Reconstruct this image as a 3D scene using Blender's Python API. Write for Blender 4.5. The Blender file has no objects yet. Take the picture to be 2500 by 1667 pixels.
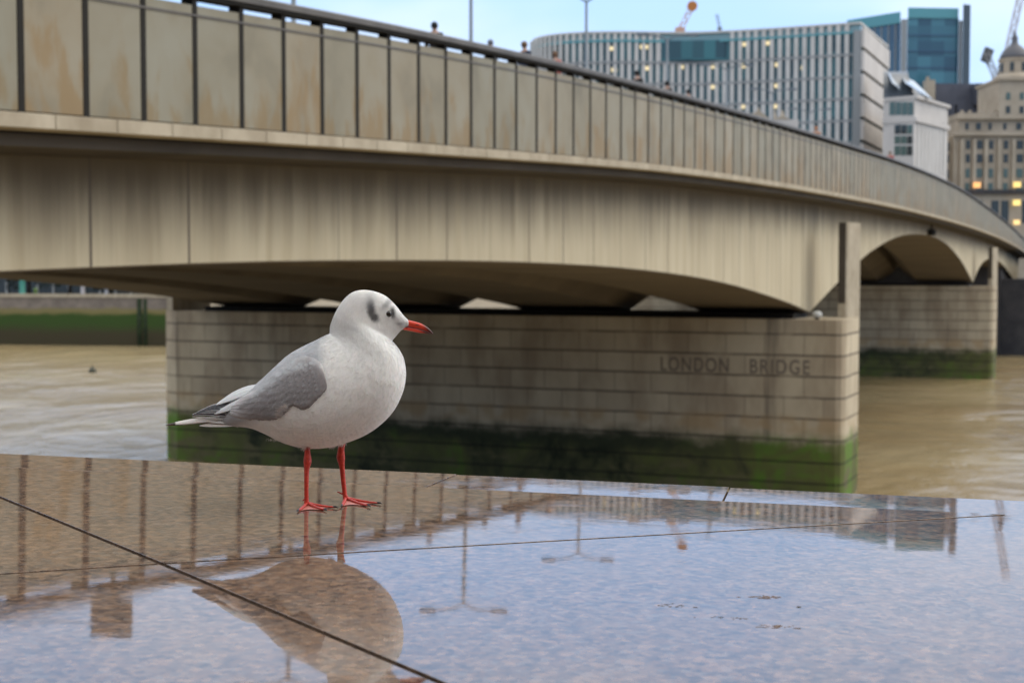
import bpy, bmesh, math, random
from mathutils import Vector, Matrix, noise
from mathutils.bvhtree import BVHTree
R = math.radians
random.seed(7)
S = bpy.context.scene
COL = S.collection

# ------------------------------------------------------------------ camera
F_PX = 3472.0            # focal length in photo pixels (50 mm on a 36 mm wide frame)
PITCH = R(2.84)
TOWN_SCALE = 1.5                # factor enlarging the built town and river about the origin to fit ledge reflections
CAM_Z = 8.3              # lens height above the water before that enlargement
cam_d = bpy.data.cameras.new("camera")
cam = bpy.data.objects.new("camera", cam_d); COL.objects.link(cam)
cam.location = (0, 0, CAM_Z * TOWN_SCALE); cam.rotation_euler = (R(90) - PITCH, 0, 0)
cam_d.sensor_width = 36; cam_d.lens = 50
cam_d.clip_start = 0.05; cam_d.clip_end = 9000
cam_d.dof.use_dof = True; cam_d.dof.focus_distance = 1.72; cam_d.dof.aperture_fstop = 10.5
S.camera = cam

# ------------------------------------------------------------------ light
w = bpy.data.worlds.new("World"); S.world = w; w.use_nodes = True
nt = w.node_tree; N = nt.nodes; L = nt.links
bg = N['Background']
SUN_EL, SUN_AZ = R(42), R(78)      # azimuth clockwise from +Y (away from the camera) towards +X
sky = N.new('ShaderNodeTexSky'); sky.sky_type = 'NISHITA'; sky.sun_disc = False
sky.sun_elevation = SUN_EL; sky.sun_rotation = SUN_AZ; sky.air_density = 1.0; sky.dust_density = 0.6; sky.ozone_density = 1.4
tc = N.new('ShaderNodeTexCoord')
mp = N.new('ShaderNodeMapping'); mp.inputs['Scale'].default_value = (1.0, 1.0, 3.2)
L.new(tc.outputs['Generated'], mp.inputs['Vector'])
nz = N.new('ShaderNodeTexNoise'); nz.inputs['Scale'].default_value = 2.3; nz.inputs['Detail'].default_value = 5; nz.inputs['Roughness'].default_value = 0.5
L.new(mp.outputs['Vector'], nz.inputs['Vector'])
cr = N.new('ShaderNodeValToRGB'); cr.color_ramp.elements[0].position = 0.36; cr.color_ramp.elements[1].position = 0.66
cr.color_ramp.elements[0].color = (0.7, 0.7, 0.7, 1); cr.color_ramp.elements[1].color = (0.95, 0.95, 0.95, 1)
L.new(nz.outputs['Fac'], cr.inputs['Fac'])
cm = N.new('ShaderNodeMix'); cm.data_type = 'RGBA'
L.new(cr.outputs['Color'], cm.inputs['Factor'])
sx = N.new('ShaderNodeSeparateXYZ'); L.new(tc.outputs['Generated'], sx.inputs[0])
er = N.new('ShaderNodeMapRange'); er.interpolation_type = 'SMOOTHSTEP'; er.inputs[1].default_value = .22; er.inputs[2].default_value = .62; L.new(sx.outputs[2], er.inputs[0])
cc_ = N.new('ShaderNodeMix'); cc_.data_type = 'RGBA'; L.new(er.outputs[0], cc_.inputs['Factor'])
lo_ = N.new('ShaderNodeMix'); lo_.data_type = 'RGBA'; n2_ = N.new('ShaderNodeTexNoise'); n2_.inputs['Scale'].default_value = 3.4; n2_.inputs['Detail'].default_value = 4
mp2 = N.new('ShaderNodeMapping'); mp2.inputs['Scale'].default_value = (1, 1, 2.2); mp2.inputs['Location'].default_value = (.3, .7, .1)
L.new(tc.outputs['Generated'], mp2.inputs['Vector']); L.new(mp2.outputs[0], n2_.inputs['Vector'])
r2_ = N.new('ShaderNodeMapRange'); r2_.interpolation_type = 'SMOOTHSTEP'; r2_.inputs[1].default_value = .40; r2_.inputs[2].default_value = .62; L.new(n2_.outputs['Fac'], r2_.inputs[0])
L.new(r2_.outputs[0], lo_.inputs['Factor']); lo_.inputs[6].default_value = (3.5, 5.2, 8.1, 1); lo_.inputs[7].default_value = (5.0, 6.1, 8.0, 1); L.new(lo_.outputs[2], cc_.inputs[6]); cc_.inputs[7].default_value = (9.2, 9.0, 8.6, 1)   # blue grey low cloud, whiter high cloud
L.new(sky.outputs['Color'], cm.inputs[6]); L.new(cc_.outputs[2], cm.inputs[7])
L.new(cm.outputs[2], bg.inputs['Color']); bg.inputs['Strength'].default_value = 0.087
sd = bpy.data.lights.new("sun", 'SUN'); sd.energy = 0.95; sd.angle = R(60); sd.color = (1.0, 0.92, 0.80)
sun = bpy.data.objects.new("sun", sd); COL.objects.link(sun)
dv = Vector((math.sin(SUN_AZ) * math.cos(SUN_EL), math.cos(SUN_AZ) * math.cos(SUN_EL), math.sin(SUN_EL)))
sun.rotation_euler = dv.to_track_quat('Z', 'Y').to_euler()
S.view_settings.view_transform = 'Standard'; S.view_settings.look = 'None'
S.view_settings.gamma = 1; S.view_settings.exposure = 1.0
S.view_settings.use_curve_mapping = False
S.cycles.max_bounces = 6; S.cycles.diffuse_bounces = 4; S.cycles.glossy_bounces = 4
S.cycles.use_denoising = True

# ------------------------------------------------------------------ helpers
CP, SP = math.cos(PITCH), math.sin(PITCH)
def at(x, y, Y):
    """world point seen at photo pixel (x, y) when it stands Y metres in front of the lens"""
    a = (x - 1250) / F_PX; b = -(y - 833.5) / F_PX
    d = Vector((a, CP + b * SP, -SP + b * CP))
    d *= Y / d.y
    return Vector((d.x, Y, d.z + CAM_Z))
def tag(o, label=None, cat=None, group=None, kind=None):
    for k, v in (('label', label), ('category', cat), ('group', group), ('kind', kind)):
        if v: o[k] = v
    return o
def empty(name, loc=(0, 0, 0), rz=0):
    o = bpy.data.objects.new(name, None); COL.objects.link(o)
    o.location = loc; o.rotation_euler = (0, 0, rz); o.empty_display_size = 0.2
    o['_o'] = 1
    del o['_o']
    return o
class MB:
    def __init__(self): self.v = []; self.f = []; self.c = []
    def quadgrid(self, rows, close=False):
        n = len(rows[0]); b = len(self.v)
        for r in rows: self.v += [tuple(p) for p in r]
        for i in range(len(rows) - 1):
            for j in range(n if close else n - 1):
                k = (j + 1) % n
                self.f.append((b + i * n + j, b + i * n + k, b + (i + 1) * n + k, b + (i + 1) * n + j))
        return b
    def box(self, x0, x1, y0, y1, z0, z1):
        b = len(self.v)
        self.v += [(x, y, z) for z in (z0, z1) for y in (y0, y1) for x in (x0, x1)]
        self.f += [tuple(b + i for i in q) for q in ((0, 2, 3, 1), (4, 5, 7, 6), (0, 1, 5, 4), (1, 3, 7, 5), (3, 2, 6, 7), (2, 0, 4, 6))]
    def obox(self, c, u, v, n):                     # oriented box: centre and half vectors
        b = len(self.v)
        c, u, v, n = Vector(c), Vector(u), Vector(v), Vector(n)
        for k in (-1, 1):
            for j in (-1, 1):
                for i in (-1, 1): self.v.append(tuple(c + u * i + v * j + n * k))
        self.f += [tuple(b + i for i in q) for q in ((0, 2, 3, 1), (4, 5, 7, 6), (0, 1, 5, 4), (1, 3, 7, 5), (3, 2, 6, 7), (2, 0, 4, 6))]
    def beam(self, p, q, r):
        p, q = Vector(p), Vector(q); d = (q - p)
        up = Vector((0, 0, 1)) if abs(d.normalized().z) < .95 else Vector((1, 0, 0))
        s = d.cross(up).normalized() * r; t = d.cross(s).normalized() * r
        self.obox((p + q) / 2, s, t, d / 2)
    def prism(self, poly, z0, z1, top=None):
        n = len(poly); b = len(self.v)
        t = top or poly
        self.v += [(x, y, z0 if not callable(z0) else z0(x, y)) for x, y in poly]
        self.v += [(x, y, z1 if not callable(z1) else z1(x, y)) for x, y in t]
        self.f.append(tuple(b + i for i in reversed(range(n)))); self.f.append(tuple(b + n + i for i in range(n)))
        for i in range(n):
            j = (i + 1) % n; self.f.append((b + i, b + j, b + n + j, b + n + i))
    def sweep(self, secs):                          # list of closed sections with equal counts, capped
        b = self.quadgrid(secs, True); n = len(secs[0])
        self.f.append(tuple(b + i for i in reversed(range(n)))); e = b + (len(secs) - 1) * n
        self.f.append(tuple(e + i for i in range(n)))
    def tube(self, pts, rad, n=10, flat=1.0):
        pts = [Vector(p) for p in pts]; secs = []; ref = None
        for i, p in enumerate(pts):
            t = (pts[min(i + 1, len(pts) - 1)] - pts[max(i - 1, 0)]).normalized()
            if ref is None: ref = Vector((0, 1, 0)) if abs(t.y) < .9 else Vector((1, 0, 0))
            s = (ref - t * ref.dot(t)).normalized(); u = t.cross(s); ref = s
            r = rad[i] if isinstance(rad, (list, tuple)) else rad
            secs.append([p + s * math.cos(a) * r + u * math.sin(a) * r * flat for a in [2 * math.pi * k / n for k in range(n)]])
        self.sweep(secs)
    def lathe(self, c, prof, n=24):
        secs = [[(c[0] + r * math.cos(2 * math.pi * k / n), c[1] + r * math.sin(2 * math.pi * k / n), c[2] + z) for k in range(n)] for r, z in prof]
        self.sweep(secs)
    def build(self, name, mat, parent=None, smooth=False, world=True, colors=None):
        me = bpy.data.meshes.new(name)
        vs = self.v
        if parent is not None and world:
            M = Matrix.Identity(4); q_ = parent
            while q_ is not None:
                M = (Matrix.Translation(q_.location) @ q_.rotation_euler.to_matrix().to_4x4()) @ M; q_ = q_.parent
            M = M.inverted()
            vs = [M @ Vector(p) for p in vs]
        me.from_pydata([tuple(p) for p in vs], [], self.f)
        bm = bmesh.new(); bm.from_mesh(me); bmesh.ops.recalc_face_normals(bm, faces=bm.faces); bm.to_mesh(me); bm.free()
        if colors:
            ca = me.color_attributes.new("Col", 'FLOAT_COLOR', 'POINT')
            for i, c in enumerate(colors): ca.data[i].color = (c[0], c[1], c[2], 1)
        if mat: me.materials.append(mat)
        if smooth: me.polygons.foreach_set('use_smooth', [True] * len(me.polygons))
        o = bpy.data.objects.new(name, me); COL.objects.link(o)
        if parent is not None: o.parent = parent
        return o
def children(o): return [c for c in bpy.data.objects if c.parent == o]
def copy_tree(o, parent=None):
    kids = children(o)
    c = o.copy(); COL.objects.link(c); c.parent = parent
    for ch in kids: copy_tree(ch, c)
    return c
def cr_interp(pts, s):                              # smooth curve through measured points
    n = len(pts)
    if s <= pts[0][0]: i = 0
    elif s >= pts[-1][0]: i = n - 2
    else: i = max(k for k in range(n - 1) if pts[k][0] <= s)
    x0, y0 = pts[i]; x1, y1 = pts[i + 1]; h = x1 - x0; t = (s - x0) / h
    m0 = (y1 - pts[i - 1][1]) / (x1 - pts[i - 1][0]) if i > 0 else (y1 - y0) / h
    m1 = (pts[i + 2][1] - y0) / (pts[i + 2][0] - x0) if i + 2 < n else (y1 - y0) / h
    return ((2*t**3-3*t**2+1)*y0 + (t**3-2*t**2+t)*h*m0 + (-2*t**3+3*t**2)*y1 + (t**3-t**2)*h*m1)

# ------------------------------------------------------------------ materials
def mat(name, color, rough=.7, spec=.5, metal=0, emit=None, estr=1):
    m = bpy.data.materials.new(name); m.use_nodes = True
    b = m.node_tree.nodes['Principled BSDF']
    b.inputs['Base Color'].default_value = (*color, 1); b.inputs['Roughness'].default_value = rough
    b.inputs['Specular IOR Level'].default_value = spec; b.inputs['Metallic'].default_value = metal
    if emit: b.inputs['Emission Color'].default_value = (*emit, 1); b.inputs['Emission Strength'].default_value = estr
    return m
class NT:
    """small helper for procedural node trees"""
    def __init__(s, name, rough=.7, spec=.5):
        s.m = mat(name, (.5, .5, .5), rough, spec); s.t = s.m.node_tree; s.b = s.t.nodes['Principled BSDF']
        s.tc = s.t.nodes.new('ShaderNodeTexCoord')
    def n(s, k, **kw):
        x = s.t.nodes.new(k)
        for a, b in kw.items(): setattr(x, a, b)
        return x
    def l(s, a, b): s.t.links.new(a, b)
    def noise(s, scale, detail=4, rough=.55, sc=(1, 1, 1), dist=0, vec=None):
        mp = s.n('ShaderNodeMapping'); mp.inputs['Scale'].default_value = sc
        s.l(vec or s.tc.outputs['Object'], mp.inputs['Vector'])
        x = s.n('ShaderNodeTexNoise'); x.inputs['Scale'].default_value = scale; x.inputs['Detail'].default_value = detail
        x.inputs['Roughness'].default_value = rough; x.inputs['Distortion'].default_value = dist
        s.l(mp.outputs['Vector'], x.inputs['Vector']); return x.outputs['Fac']
    def ramp(s, fac, stops):
        r = s.n('ShaderNodeValToRGB'); e = r.color_ramp.elements
        while len(e) < len(stops): e.new(.5)
        for i, (p, c) in enumerate(stops):
            e[i].position = p; e[i].color = (*c, 1) if len(c) == 3 else (c[0],) * 3 + (1,)
        s.l(fac, r.inputs['Fac']); return r.outputs['Color']
    def mix(s, fac, a, b, mode='MIX'):
        x = s.n('ShaderNodeMix', data_type='RGBA', blend_type=mode)
        for sock, v in ((x.inputs['Factor'], fac), (x.inputs[6], a), (x.inputs[7], b)):
            if hasattr(v, 'links') or hasattr(v, 'is_linked'): s.l(v, sock)
            elif isinstance(v, (int, float)): sock.default_value = v
            else: sock.default_value = (*v, 1)
        return x.outputs[2]
    def math(s, op, a, b=None, c=None):
        x = s.n('ShaderNodeMath', operation=op)
        for i, v in enumerate((a, b, c)):
            if v is None: continue
            if isinstance(v, (int, float)): x.inputs[i].default_value = v
            else: s.l(v, x.inputs[i])
        return x.outputs[0]
    def sep(s, vec=None):
        x = s.n('ShaderNodeSeparateXYZ'); s.l(vec or s.tc.outputs['Object'], x.inputs[0]); return x.outputs
    def smooth(s, v, a, b):
        x = s.n('ShaderNodeMapRange', interpolation_type='SMOOTHSTEP'); s.l(v, x.inputs[0])
        x.inputs[1].default_value = a; x.inputs[2].default_value = b; return x.outputs[0]
    def bump(s, h, st=.3, dist=.01):
        x = s.n('ShaderNodeBump'); x.inputs['Strength'].default_value = st; x.inputs['Distance'].default_value = dist
        s.l(h, x.inputs['Height']); s.l(x.outputs[0], s.b.inputs['Normal'])
    def color(s, c): s.l(c, s.b.inputs['Base Color'])

def m_granite():
    t = NT('polished wet granite', .06, .9)
    v = t.n('ShaderNodeTexVoronoi'); v.inputs['Scale'].default_value = 165; t.l(t.tc.outputs['Object'], v.inputs['Vector'])
    vr = t.n('ShaderNodeSeparateColor'); t.l(v.outputs['Color'], vr.inputs[0])
    c = t.ramp(vr.outputs[0], [(0, (.018, .016, .018)), (.22, (.06, .045, .045)), (.4, (.17, .095, .055)), (.62, (.10, .085, .078)), (.82, (.27, .165, .10)), (1, (.17, .155, .145))])
    n1 = t.noise(75, 3, .6)
    c2 = t.ramp(n1, [(.35, (.03, .024, .024)), (.5, (.13, .08, .055)), (.66, (.30, .18, .11))])
    c = t.mix(.42, c, c2)
    big = t.noise(5, 3)
    c = t.mix(t.smooth(big, .3, .75), c, t.mix(.35, c, (.20, .13, .08)))
    t.color(c)
    film = t.noise(9, 4, .6, (1, 1.6, 1), .6)
    t.l(t.ramp(film, [(.42, (.02,)), (.60, (.05,)), (.78, (.11,))]), t.b.inputs['Roughness'])
    t.b.inputs['IOR'].default_value = 1.84
    t.b.inputs['Specular IOR Level'].default_value = .5
    hh = t.math('ADD', t.math('MULTIPLY', t.noise(220, 2), .10), t.noise(16, 3))
    t.bump(hh, .05, .0010)
    return t.m
def m_plain_noise(name, a, b, scale=4, rough=.75, sc=(1, 1, 1), spec=.4, bump=0):
    t = NT(name, rough, spec); f = t.noise(scale, 5, .6, sc)
    t.color(t.ramp(f, [(.3, a), (.7, b)]))
    if bump: t.bump(f, bump, .02)
    return t.m
def m_panel():
    t = NT('stained grey stone panel', .55, .22)
    o = t.n('ShaderNodeObjectInfo')
    add = t.n('ShaderNodeVectorMath', operation='ADD'); t.l(t.tc.outputs['Object'], add.inputs[0])
    v = add.outputs[0]
    g = t.noise(1.1, 4, .5, (1, 1, .8), .4, v)
    base = t.ramp(g, [(.3, (.20, .18, .138)), (.5, (.26, .235, .182)), (.7, (.285, .27, .225))])
    z = t.sep()[2]
    st = t.noise(1.9, 4, .6, (1.5, 1, .55), .3, v)
    lo = t.attr if hasattr(t, 'attr') else None
    at_ = t.n('ShaderNodeAttribute', attribute_name='Col'); sc = t.n('ShaderNodeSeparateColor'); t.l(at_.outputs['Color'], sc.inputs[0])
    hgt = sc.outputs[0]                                    # 0 at the foot of the panel, 1 at its top
    rnd = sc.outputs[1]
    thr = t.math('ADD', st, t.math('MULTIPLY', hgt, -.28))
    thr = t.math('ADD', thr, t.math('MULTIPLY', rnd, .10))
    och = t.smooth(thr, .42, .60)
    c = t.mix(t.math('MULTIPLY', och, .62), base, (.235, .155, .065))
    tint = t.mix(rnd, (.88, .89, .83), (1.03, .97, .86))
    t.color(t.mix(1, c, tint, 'MULTIPLY'))
    return t.m
def m_fascia():
    t = NT('weathered board marked concrete', .8, .3)
    x, y, z = t.sep()
    g = t.noise(.5, 5, .6, (1.6, 1, .25), .2)
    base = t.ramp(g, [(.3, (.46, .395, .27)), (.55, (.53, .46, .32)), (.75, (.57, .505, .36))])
    st = t.noise(1.2, 5, .65, (2.2, 1, .09))
    base = t.mix(t.smooth(st, .42, .75), base, t.mix(1, base, (.84, .81, .76), 'MULTIPLY'))
    # rain stain and the sill's soft shadow, painted together down the face
    at_ = t.n('ShaderNodeAttribute', attribute_name='Col'); sc = t.n('ShaderNodeSeparateColor'); t.l(at_.outputs['Color'], sc.inputs[0])
    drip = t.noise(.9, 5, .65, (2.6, 1, .16))
    d = t.math('ADD', sc.outputs[0], t.math('MULTIPLY', t.math('SUBTRACT', drip, .5), .8))
    base = t.mix(t.math('MULTIPLY', t.smooth(d, .15, 1.0), .88), base, (.080, .062, .042))
    # cast joints
    fr = t.math('FRACT', t.math('DIVIDE', t.math('ADD', x, 100.9), 2.0))
    jt = t.math('LESS_THAN', fr, .024)
    rj = t.noise(.6, 1, .5, (1, 1, .05))
    base = t.mix(t.math('MULTIPLY', jt, t.smooth(rj, .25, .5)), base, (.11, .09, .07))
    t.color(base); t.bump(st, .25, .03)
    return t.m
def m_pier():
    t = NT('granite pier blocks with river moss', .8, .3)
    x, y, z = t.sep()
    comb = t.n('ShaderNodeCombineXYZ'); t.l(t.math('ADD', y, x), comb.inputs[0]); t.l(t.math('SUBTRACT', z, .1), comb.inputs[1])
    br = t.n('ShaderNodeTexBrick'); br.offset = .5; t.l(comb.outputs[0], br.inputs['Vector'])
    br.inputs['Scale'].default_value = 1; br.inputs['Brick Width'].default_value = 1.55; br.inputs['Row Height'].default_value = .82
    br.inputs['Mortar Size'].default_value = .035; br.inputs['Mortar Smooth'].default_value = .6; br.inputs['Bias'].default_value = -.3
    br.inputs['Color1'].default_value = (.53, .455, .325, 1); br.inputs['Color2'].default_value = (.43, .36, .255, 1); br.inputs['Mortar'].default_value = (.34, .285, .205, 1)
    cl = t.math('ABSOLUTE', t.math('SUBTRACT', t.math('FRACT', t.math('ADD', t.math('DIVIDE', t.math('SUBTRACT', z, .1), .82), t.math('MULTIPLY', t.math('SUBTRACT', t.noise(1.3, 2), .5), .06))), .5))
    course = t.smooth(cl, .435, .485)
    vs = t.noise(.55, 5, .6, (1, 1, .4))
    c = t.mix(t.smooth(vs, .35, .7), br.outputs['Color'], t.mix(1, br.outputs['Color'], (.68, .64, .62), 'MULTIPLY'))
    c = t.mix(t.math('MULTIPLY', course, t.smooth(t.noise(.7, 3), .25, .5)), c, (.085, .07, .052))
    dr = t.noise(.5, 4, .6, (1.3, 1.3, .12))
    c = t.mix(t.math('MULTIPLY', t.smooth(dr, .58, .72), .75), c, (.09, .075, .06))
    och = t.noise(.8, 2)
    band = t.math('MULTIPLY', t.smooth(t.math('ABSOLUTE', t.math('SUBTRACT', z, 2.3)), .55, .1), t.smooth(och, .4, .6))
    c = t.mix(t.math('MULTIPLY', band, .6), c, (.38, .26, .13))
    n = t.noise(.8, 5, .65, (1, 1, 1.4))
    e = t.math('ADD', z, t.math('MULTIPLY', t.math('SUBTRACT', n, .5), 1.3))
    moss = t.smooth(e, 2.15, 1.35)
    k = t.noise(.42, 4, .65, (1, 1, .9), .5)
    yl = t.math('ABSOLUTE', t.math('ADD', y, -1.0))         # brighter weed at the two ends of the pier
    ends = t.smooth(yl, 8.5, 15.5)
    mc = t.ramp(t.math('ADD', k, t.math('MULTIPLY', ends, .10)), [(.36, (.018, .026, .012)), (.48, (.085, .085, .035)), (.60, (.11, .125, .035)), (.72, (.10, .20, .022))])
    mc = t.mix(t.math('MULTIPLY', t.smooth(e, .75, 1.45), t.math('SUBTRACT', 1, t.math('MULTIPLY', ends, .95))), mc, (.034, .042, .020))
    mc = t.mix(t.math('MULTIPLY', t.smooth(t.noise(.9, 3, .6, (1, 1, 2)), .5, .65), t.smooth(e, 1.0, .3)), mc, (.13, .12, .055))
    jm = t.math('LESS_THAN', t.math('FRACT', t.math('DIVIDE', z, .82)), .1)
    mc = t.mix(t.math('MULTIPLY', jm, .7), mc, (.012, .014, .009))
    c = t.mix(moss, c, mc)
    t.color(c); t.bump(br.outputs['Fac'], -.5, .03)
    return t.m
def m_water():
    t = NT('muddy river water', .2, .6)
    t.b.inputs['IOR'].default_value = 1.33
    a = t.noise(.035, 3, .5, (1, 2.4, 1))
    t.color(t.ramp(a, [(.35, (.28, .20, .098)), (.65, (.37, .295, .165))]))
    h = t.math('ADD', t.noise(.55, 4, .62, (.8, .75, 1), .8), t.math('MULTIPLY', t.noise(.11, 3, .5, (1, .6, 1), .6), 7.0))
    t.bump(h, 1.0, .24)
    return t.m
M = {}
M['granite'] = m_granite()
M['panel'] = m_panel(); M['fascia'] = m_fascia(); M['pier'] = m_pier(); M['water'] = m_water()
M['mortar'] = m_plain_noise('dark gritty mortar', (.012, .009, .007), (.055, .036, .024), 90, .95, (1, 1, 1), .05)
M['sill'] = m_plain_noise('pale concrete sill', (.30, .25, .175), (.46, .40, .30), 1.2, .8, (1.5, 1, 1))
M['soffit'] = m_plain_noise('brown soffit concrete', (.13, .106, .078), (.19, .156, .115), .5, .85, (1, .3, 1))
M['soffit2'] = m_plain_noise('shade dark concrete', (.045, .036, .026), (.08, .065, .048), .6, .9)  # soffit tone darkened, putting the shade under the overhang into the colour
M['post'] = mat('dark bronze metal', (.016, .014, .011), .75, .2)
M['rail'] = m_plain_noise('worn bronze rail', (.06, .05, .04), (.11, .095, .078), 2, .5)
M['asphalt'] = mat('asphalt', (.05, .05, .05), .9)
M['paving'] = m_plain_noise('paving', (.09, .075, .06), (.14, .12, .095), 1.5, .9)
M['earth'] = m_plain_noise('city ground', (.10, .10, .085), (.18, .17, .15), .1, .95)
M['letter'] = mat('incised lettering', (.17, .14, .108), .9)
M['lampmetal'] = mat('blue grey painted steel', (.14, .17, .20), .5)
M['lampglass'] = mat('lamp lens', (.5, .5, .5), .3)
M['white'] = mat('white enamel', (.5, .5, .47), .6)

# ------------------------------------------------------------------ river, banks
WZ = -.6                 # water level, the tide standing below the datum
mb = MB(); mb.quadgrid([[(-1500, -400, WZ), (1500, -400, WZ)], [(-1500, 2500, WZ), (1500, 2500, WZ)]])
tag(mb.build('river_water', M['water']), kind='structure')
def bankY(x): return 162 - .16 * x if x > -70 else 173.2
GZ = 5.0
mb = MB()
xs = [-900, -300, -120, -70, -40, 0, 40, 80, 160, 400, 1200]
mb.quadgrid([[(x, bankY(max(min(x, 90), -70)) + 1.0, GZ) for x in xs], [(x, 3000, GZ) for x in xs]])
tag(mb.build('city_ground', M['earth']), kind='structure')
mb = MB(); mb.quadgrid([[(-60, -120, 6.9), (60, -120, 6.9)], [(-60, 17, 6.9), (60, -13, 6.9)]])
mb = MB(); mb.prism([(-60, -150), (60, -150), (60, -13.5), (.2, .36), (-.3, .44), (-60, 14.5)], -1, 6.9)
tag(mb.build('riverside_walk', M['paving']), kind='structure')

bb = empty('added_brick_building', (0, -9, 6.9)); tag(bb, 'unseen brown brick building added behind the viewer to shade the gull', 'building')  # out of view, added to block low light from behind the camera
brickm = m_plain_noise('brown brick', (.10, .055, .035), (.17, .10, .065), 1.5, .9)
mb = MB(); mb.box(-45, 24, -22, -9, 6.904, 15.6); mb.build('wall', brickm, bb)
mb = MB(); mb.box(-45.3, 24.3, -22.3, -8.7, 15.604, 16.1); mb.build('cornice', M['sill'], bb)
for i in range(17):
    for z in (8.2, 10.9, 13.4):
        x = -42 + i * 4; mb = MB(); mb.box(x - .6, x + .6, -9.05, -8.99, z, z + 1.7); mb.build('window', mat('office window', (.03, .035, .04), .2) if not bpy.data.materials.get('office window') else bpy.data.materials['office window'], bb)
def m_bankwall():
    t = NT('river wall with weed', .85, .3)
    x, y, z = t.sep()
    n = t.noise(.35, 4, .6, (1, 1, 2))
    c = t.ramp(t.noise(.8, 4, .6), [(.3, (.15, .125, .105)), (.7, (.26, .22, .18))])
    e = t.math('ADD', z, t.math('MULTIPLY', t.math('SUBTRACT', n, .5), 1.0))
    c = t.mix(t.smooth(e, 4.0, 3.5), c, (.20, .17, .07))
    c = t.mix(t.smooth(e, 3.4, 2.9), c, (.04, .075, .015))
    c = t.mix(t.smooth(e, 2.2, .6), c, (.055, .045, .022))
    t.color(c); return t.m
M['bankwall'] = m_bankwall()
rw = empty('river_wall', (-60, 173, 0)); tag(rw, 'weed covered stone river wall on the far bank under the left end of the bridge', 'wall')
pts = [(-900, 173.2), (-70, 173.2), (-40, 168.4), (0, 162), (90, 147.6), (1200, 147.6)]
mb = MB()
for (xa, ya), (xb, yb) in zip(pts, pts[1:]):
    mb.prism([(xa, ya), (xb, yb), (xb, yb + 1.6), (xa, ya + 1.6)], -2, 5.1)
mb.build('wall', M['bankwall'], rw)
mb = MB()
for (xa, ya), (xb, yb) in zip(pts[:4], pts[1:5]):
    mb.prism([(xa, ya - .15), (xb, yb - .15), (xb, yb + .7), (xa, ya + .7)], 5.104, 5.55)
mb.build('coping', M['sill'], rw)
for i in range(7):
    x = at(18 + 61.5 * i - 61.5, 800, 172).x
    if x > -44.5: continue
    mb = MB(); mb.box(x - .45, x + .45, 172.3, 173.1, -1, 4.7); mb.box(x - .55, x + .55, 172.2, 172.32, 3.9, 4.2)
    mb.build('timber_fender', M['post'] if 0 else mat('wet timber', (.035, .032, .02), .8), rw)
dol = empty('mooring_dolphin', (at(362, 800, 170).x, 169, 0)); tag(dol, 'dark weedy timber mooring dolphin beside the left edge of the bridge pier', 'dolphin')
wt = m_plain_noise('weedy timber', (.012, .014, .01), (.035, .06, .02), 1.2, .85)
x0 = at(346, 800, 170).x; x1 = at(392, 800, 170).x
for i in range(4):
    x = x0 + (x1 - x0) * i / 3
    mb = MB(); mb.lathe((x, 169.2, -1), [(.36, 0), (.34, 5.9), (.2, 6.0)], 12); mb.build('pile', wt, dol, True)
mb = MB(); mb.box(x0, x1, 169.6, 170.1, .2, 4.3); mb.box(x0 - .2, x1 + .2, 169.55, 170.2, 4.4, 4.75); mb.build('timber_panel', wt, dol)

# ------------------------------------------------------------------ bridge
AZ = R(23.3); SA, CA = math.sin(AZ), math.cos(AZ)
S0, Q0 = 56.9, 25.8
def bw(s, q, z): return Vector((-q * CA + s * SA, q * SA + s * CA, z))
br = empty('road_bridge', bw(S0, Q0, 0), R(90) - AZ)
tag(br, 'long pale concrete river bridge on stone piers crossing behind the gull', 'bridge')
RAIL = [(-12, 10.28), (11.3, 11.56), (20.3, 12.14), (28.5, 12.55), (41, 12.99), (57, 13.43), (75, 13.83), (94, 14.0), (110, 13.87), (126, 13.5), (145, 12.95), (158, 12.45), (190, 11.0)]
FOOT = [(-12, 8.75), (11.3, 9.91), (20.3, 10.33), (33, 10.86), (45, 11.16), (57, 11.36), (75, 11.56), (100, 11.62), (120, 11.52), (138, 11.3), (158, 10.85), (190, 9.8)]
ARCH1 = [(-12, 6.9), (0, 7.72), (8, 8.12), (12.5, 8.28), (16.7, 8.40), (20.3, 8.455), (25.5, 8.48), (30.2, 8.44), (34.9, 8.34), (40.9, 8.10), (46.1, 7.76), (51.3, 7.30), (54.5, 6.98), (57.5, 6.62)]
ARCH2 = [(57.5, 6.62), (60.5, 7.2), (63.6, 7.78), (68.9, 8.72), (72.3, 9.24), (79.5, 10.03), (86, 10.42), (93.2, 10.56), (100, 10.46), (106.6, 10.05), (112, 9.45), (115.7, 8.95), (120, 8.2), (124.6, 7.29)]
ARCH3 = [(124.6, 7.29), (128, 8.2), (132, 8.9), (138, 9.35), (146, 9.4), (156, 8.9), (166, 7.9), (180, 6.5)]
def arch(s): return cr_interp(ARCH1 if s < 57.5 else ARCH2 if s < 124.6 else ARCH3, s)
def rail(s): return cr_interp(RAIL, s)
def foot(s): return cr_interp(FOOT, s)
def bl(s, q, z): return (s - S0, q - Q0, z)
def frange(a, b, d):
    n = max(1, int(round((b - a) / d))); return [a + (b - a) * i / n for i in range(n + 1)]
SS = sorted(set(frange(-12, 54, 2) + frange(54, 62, .5) + frange(62, 122, 2) + frange(122, 128, .5) + frange(128, 180, 2)))
SS = [57.5 if abs(s - 57.5) < .2 else s for s in SS]
gq = [(11.67, 17.75), (17.75, 25.8), (25.8, 33.85), (33.85, 39.9)]
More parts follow.
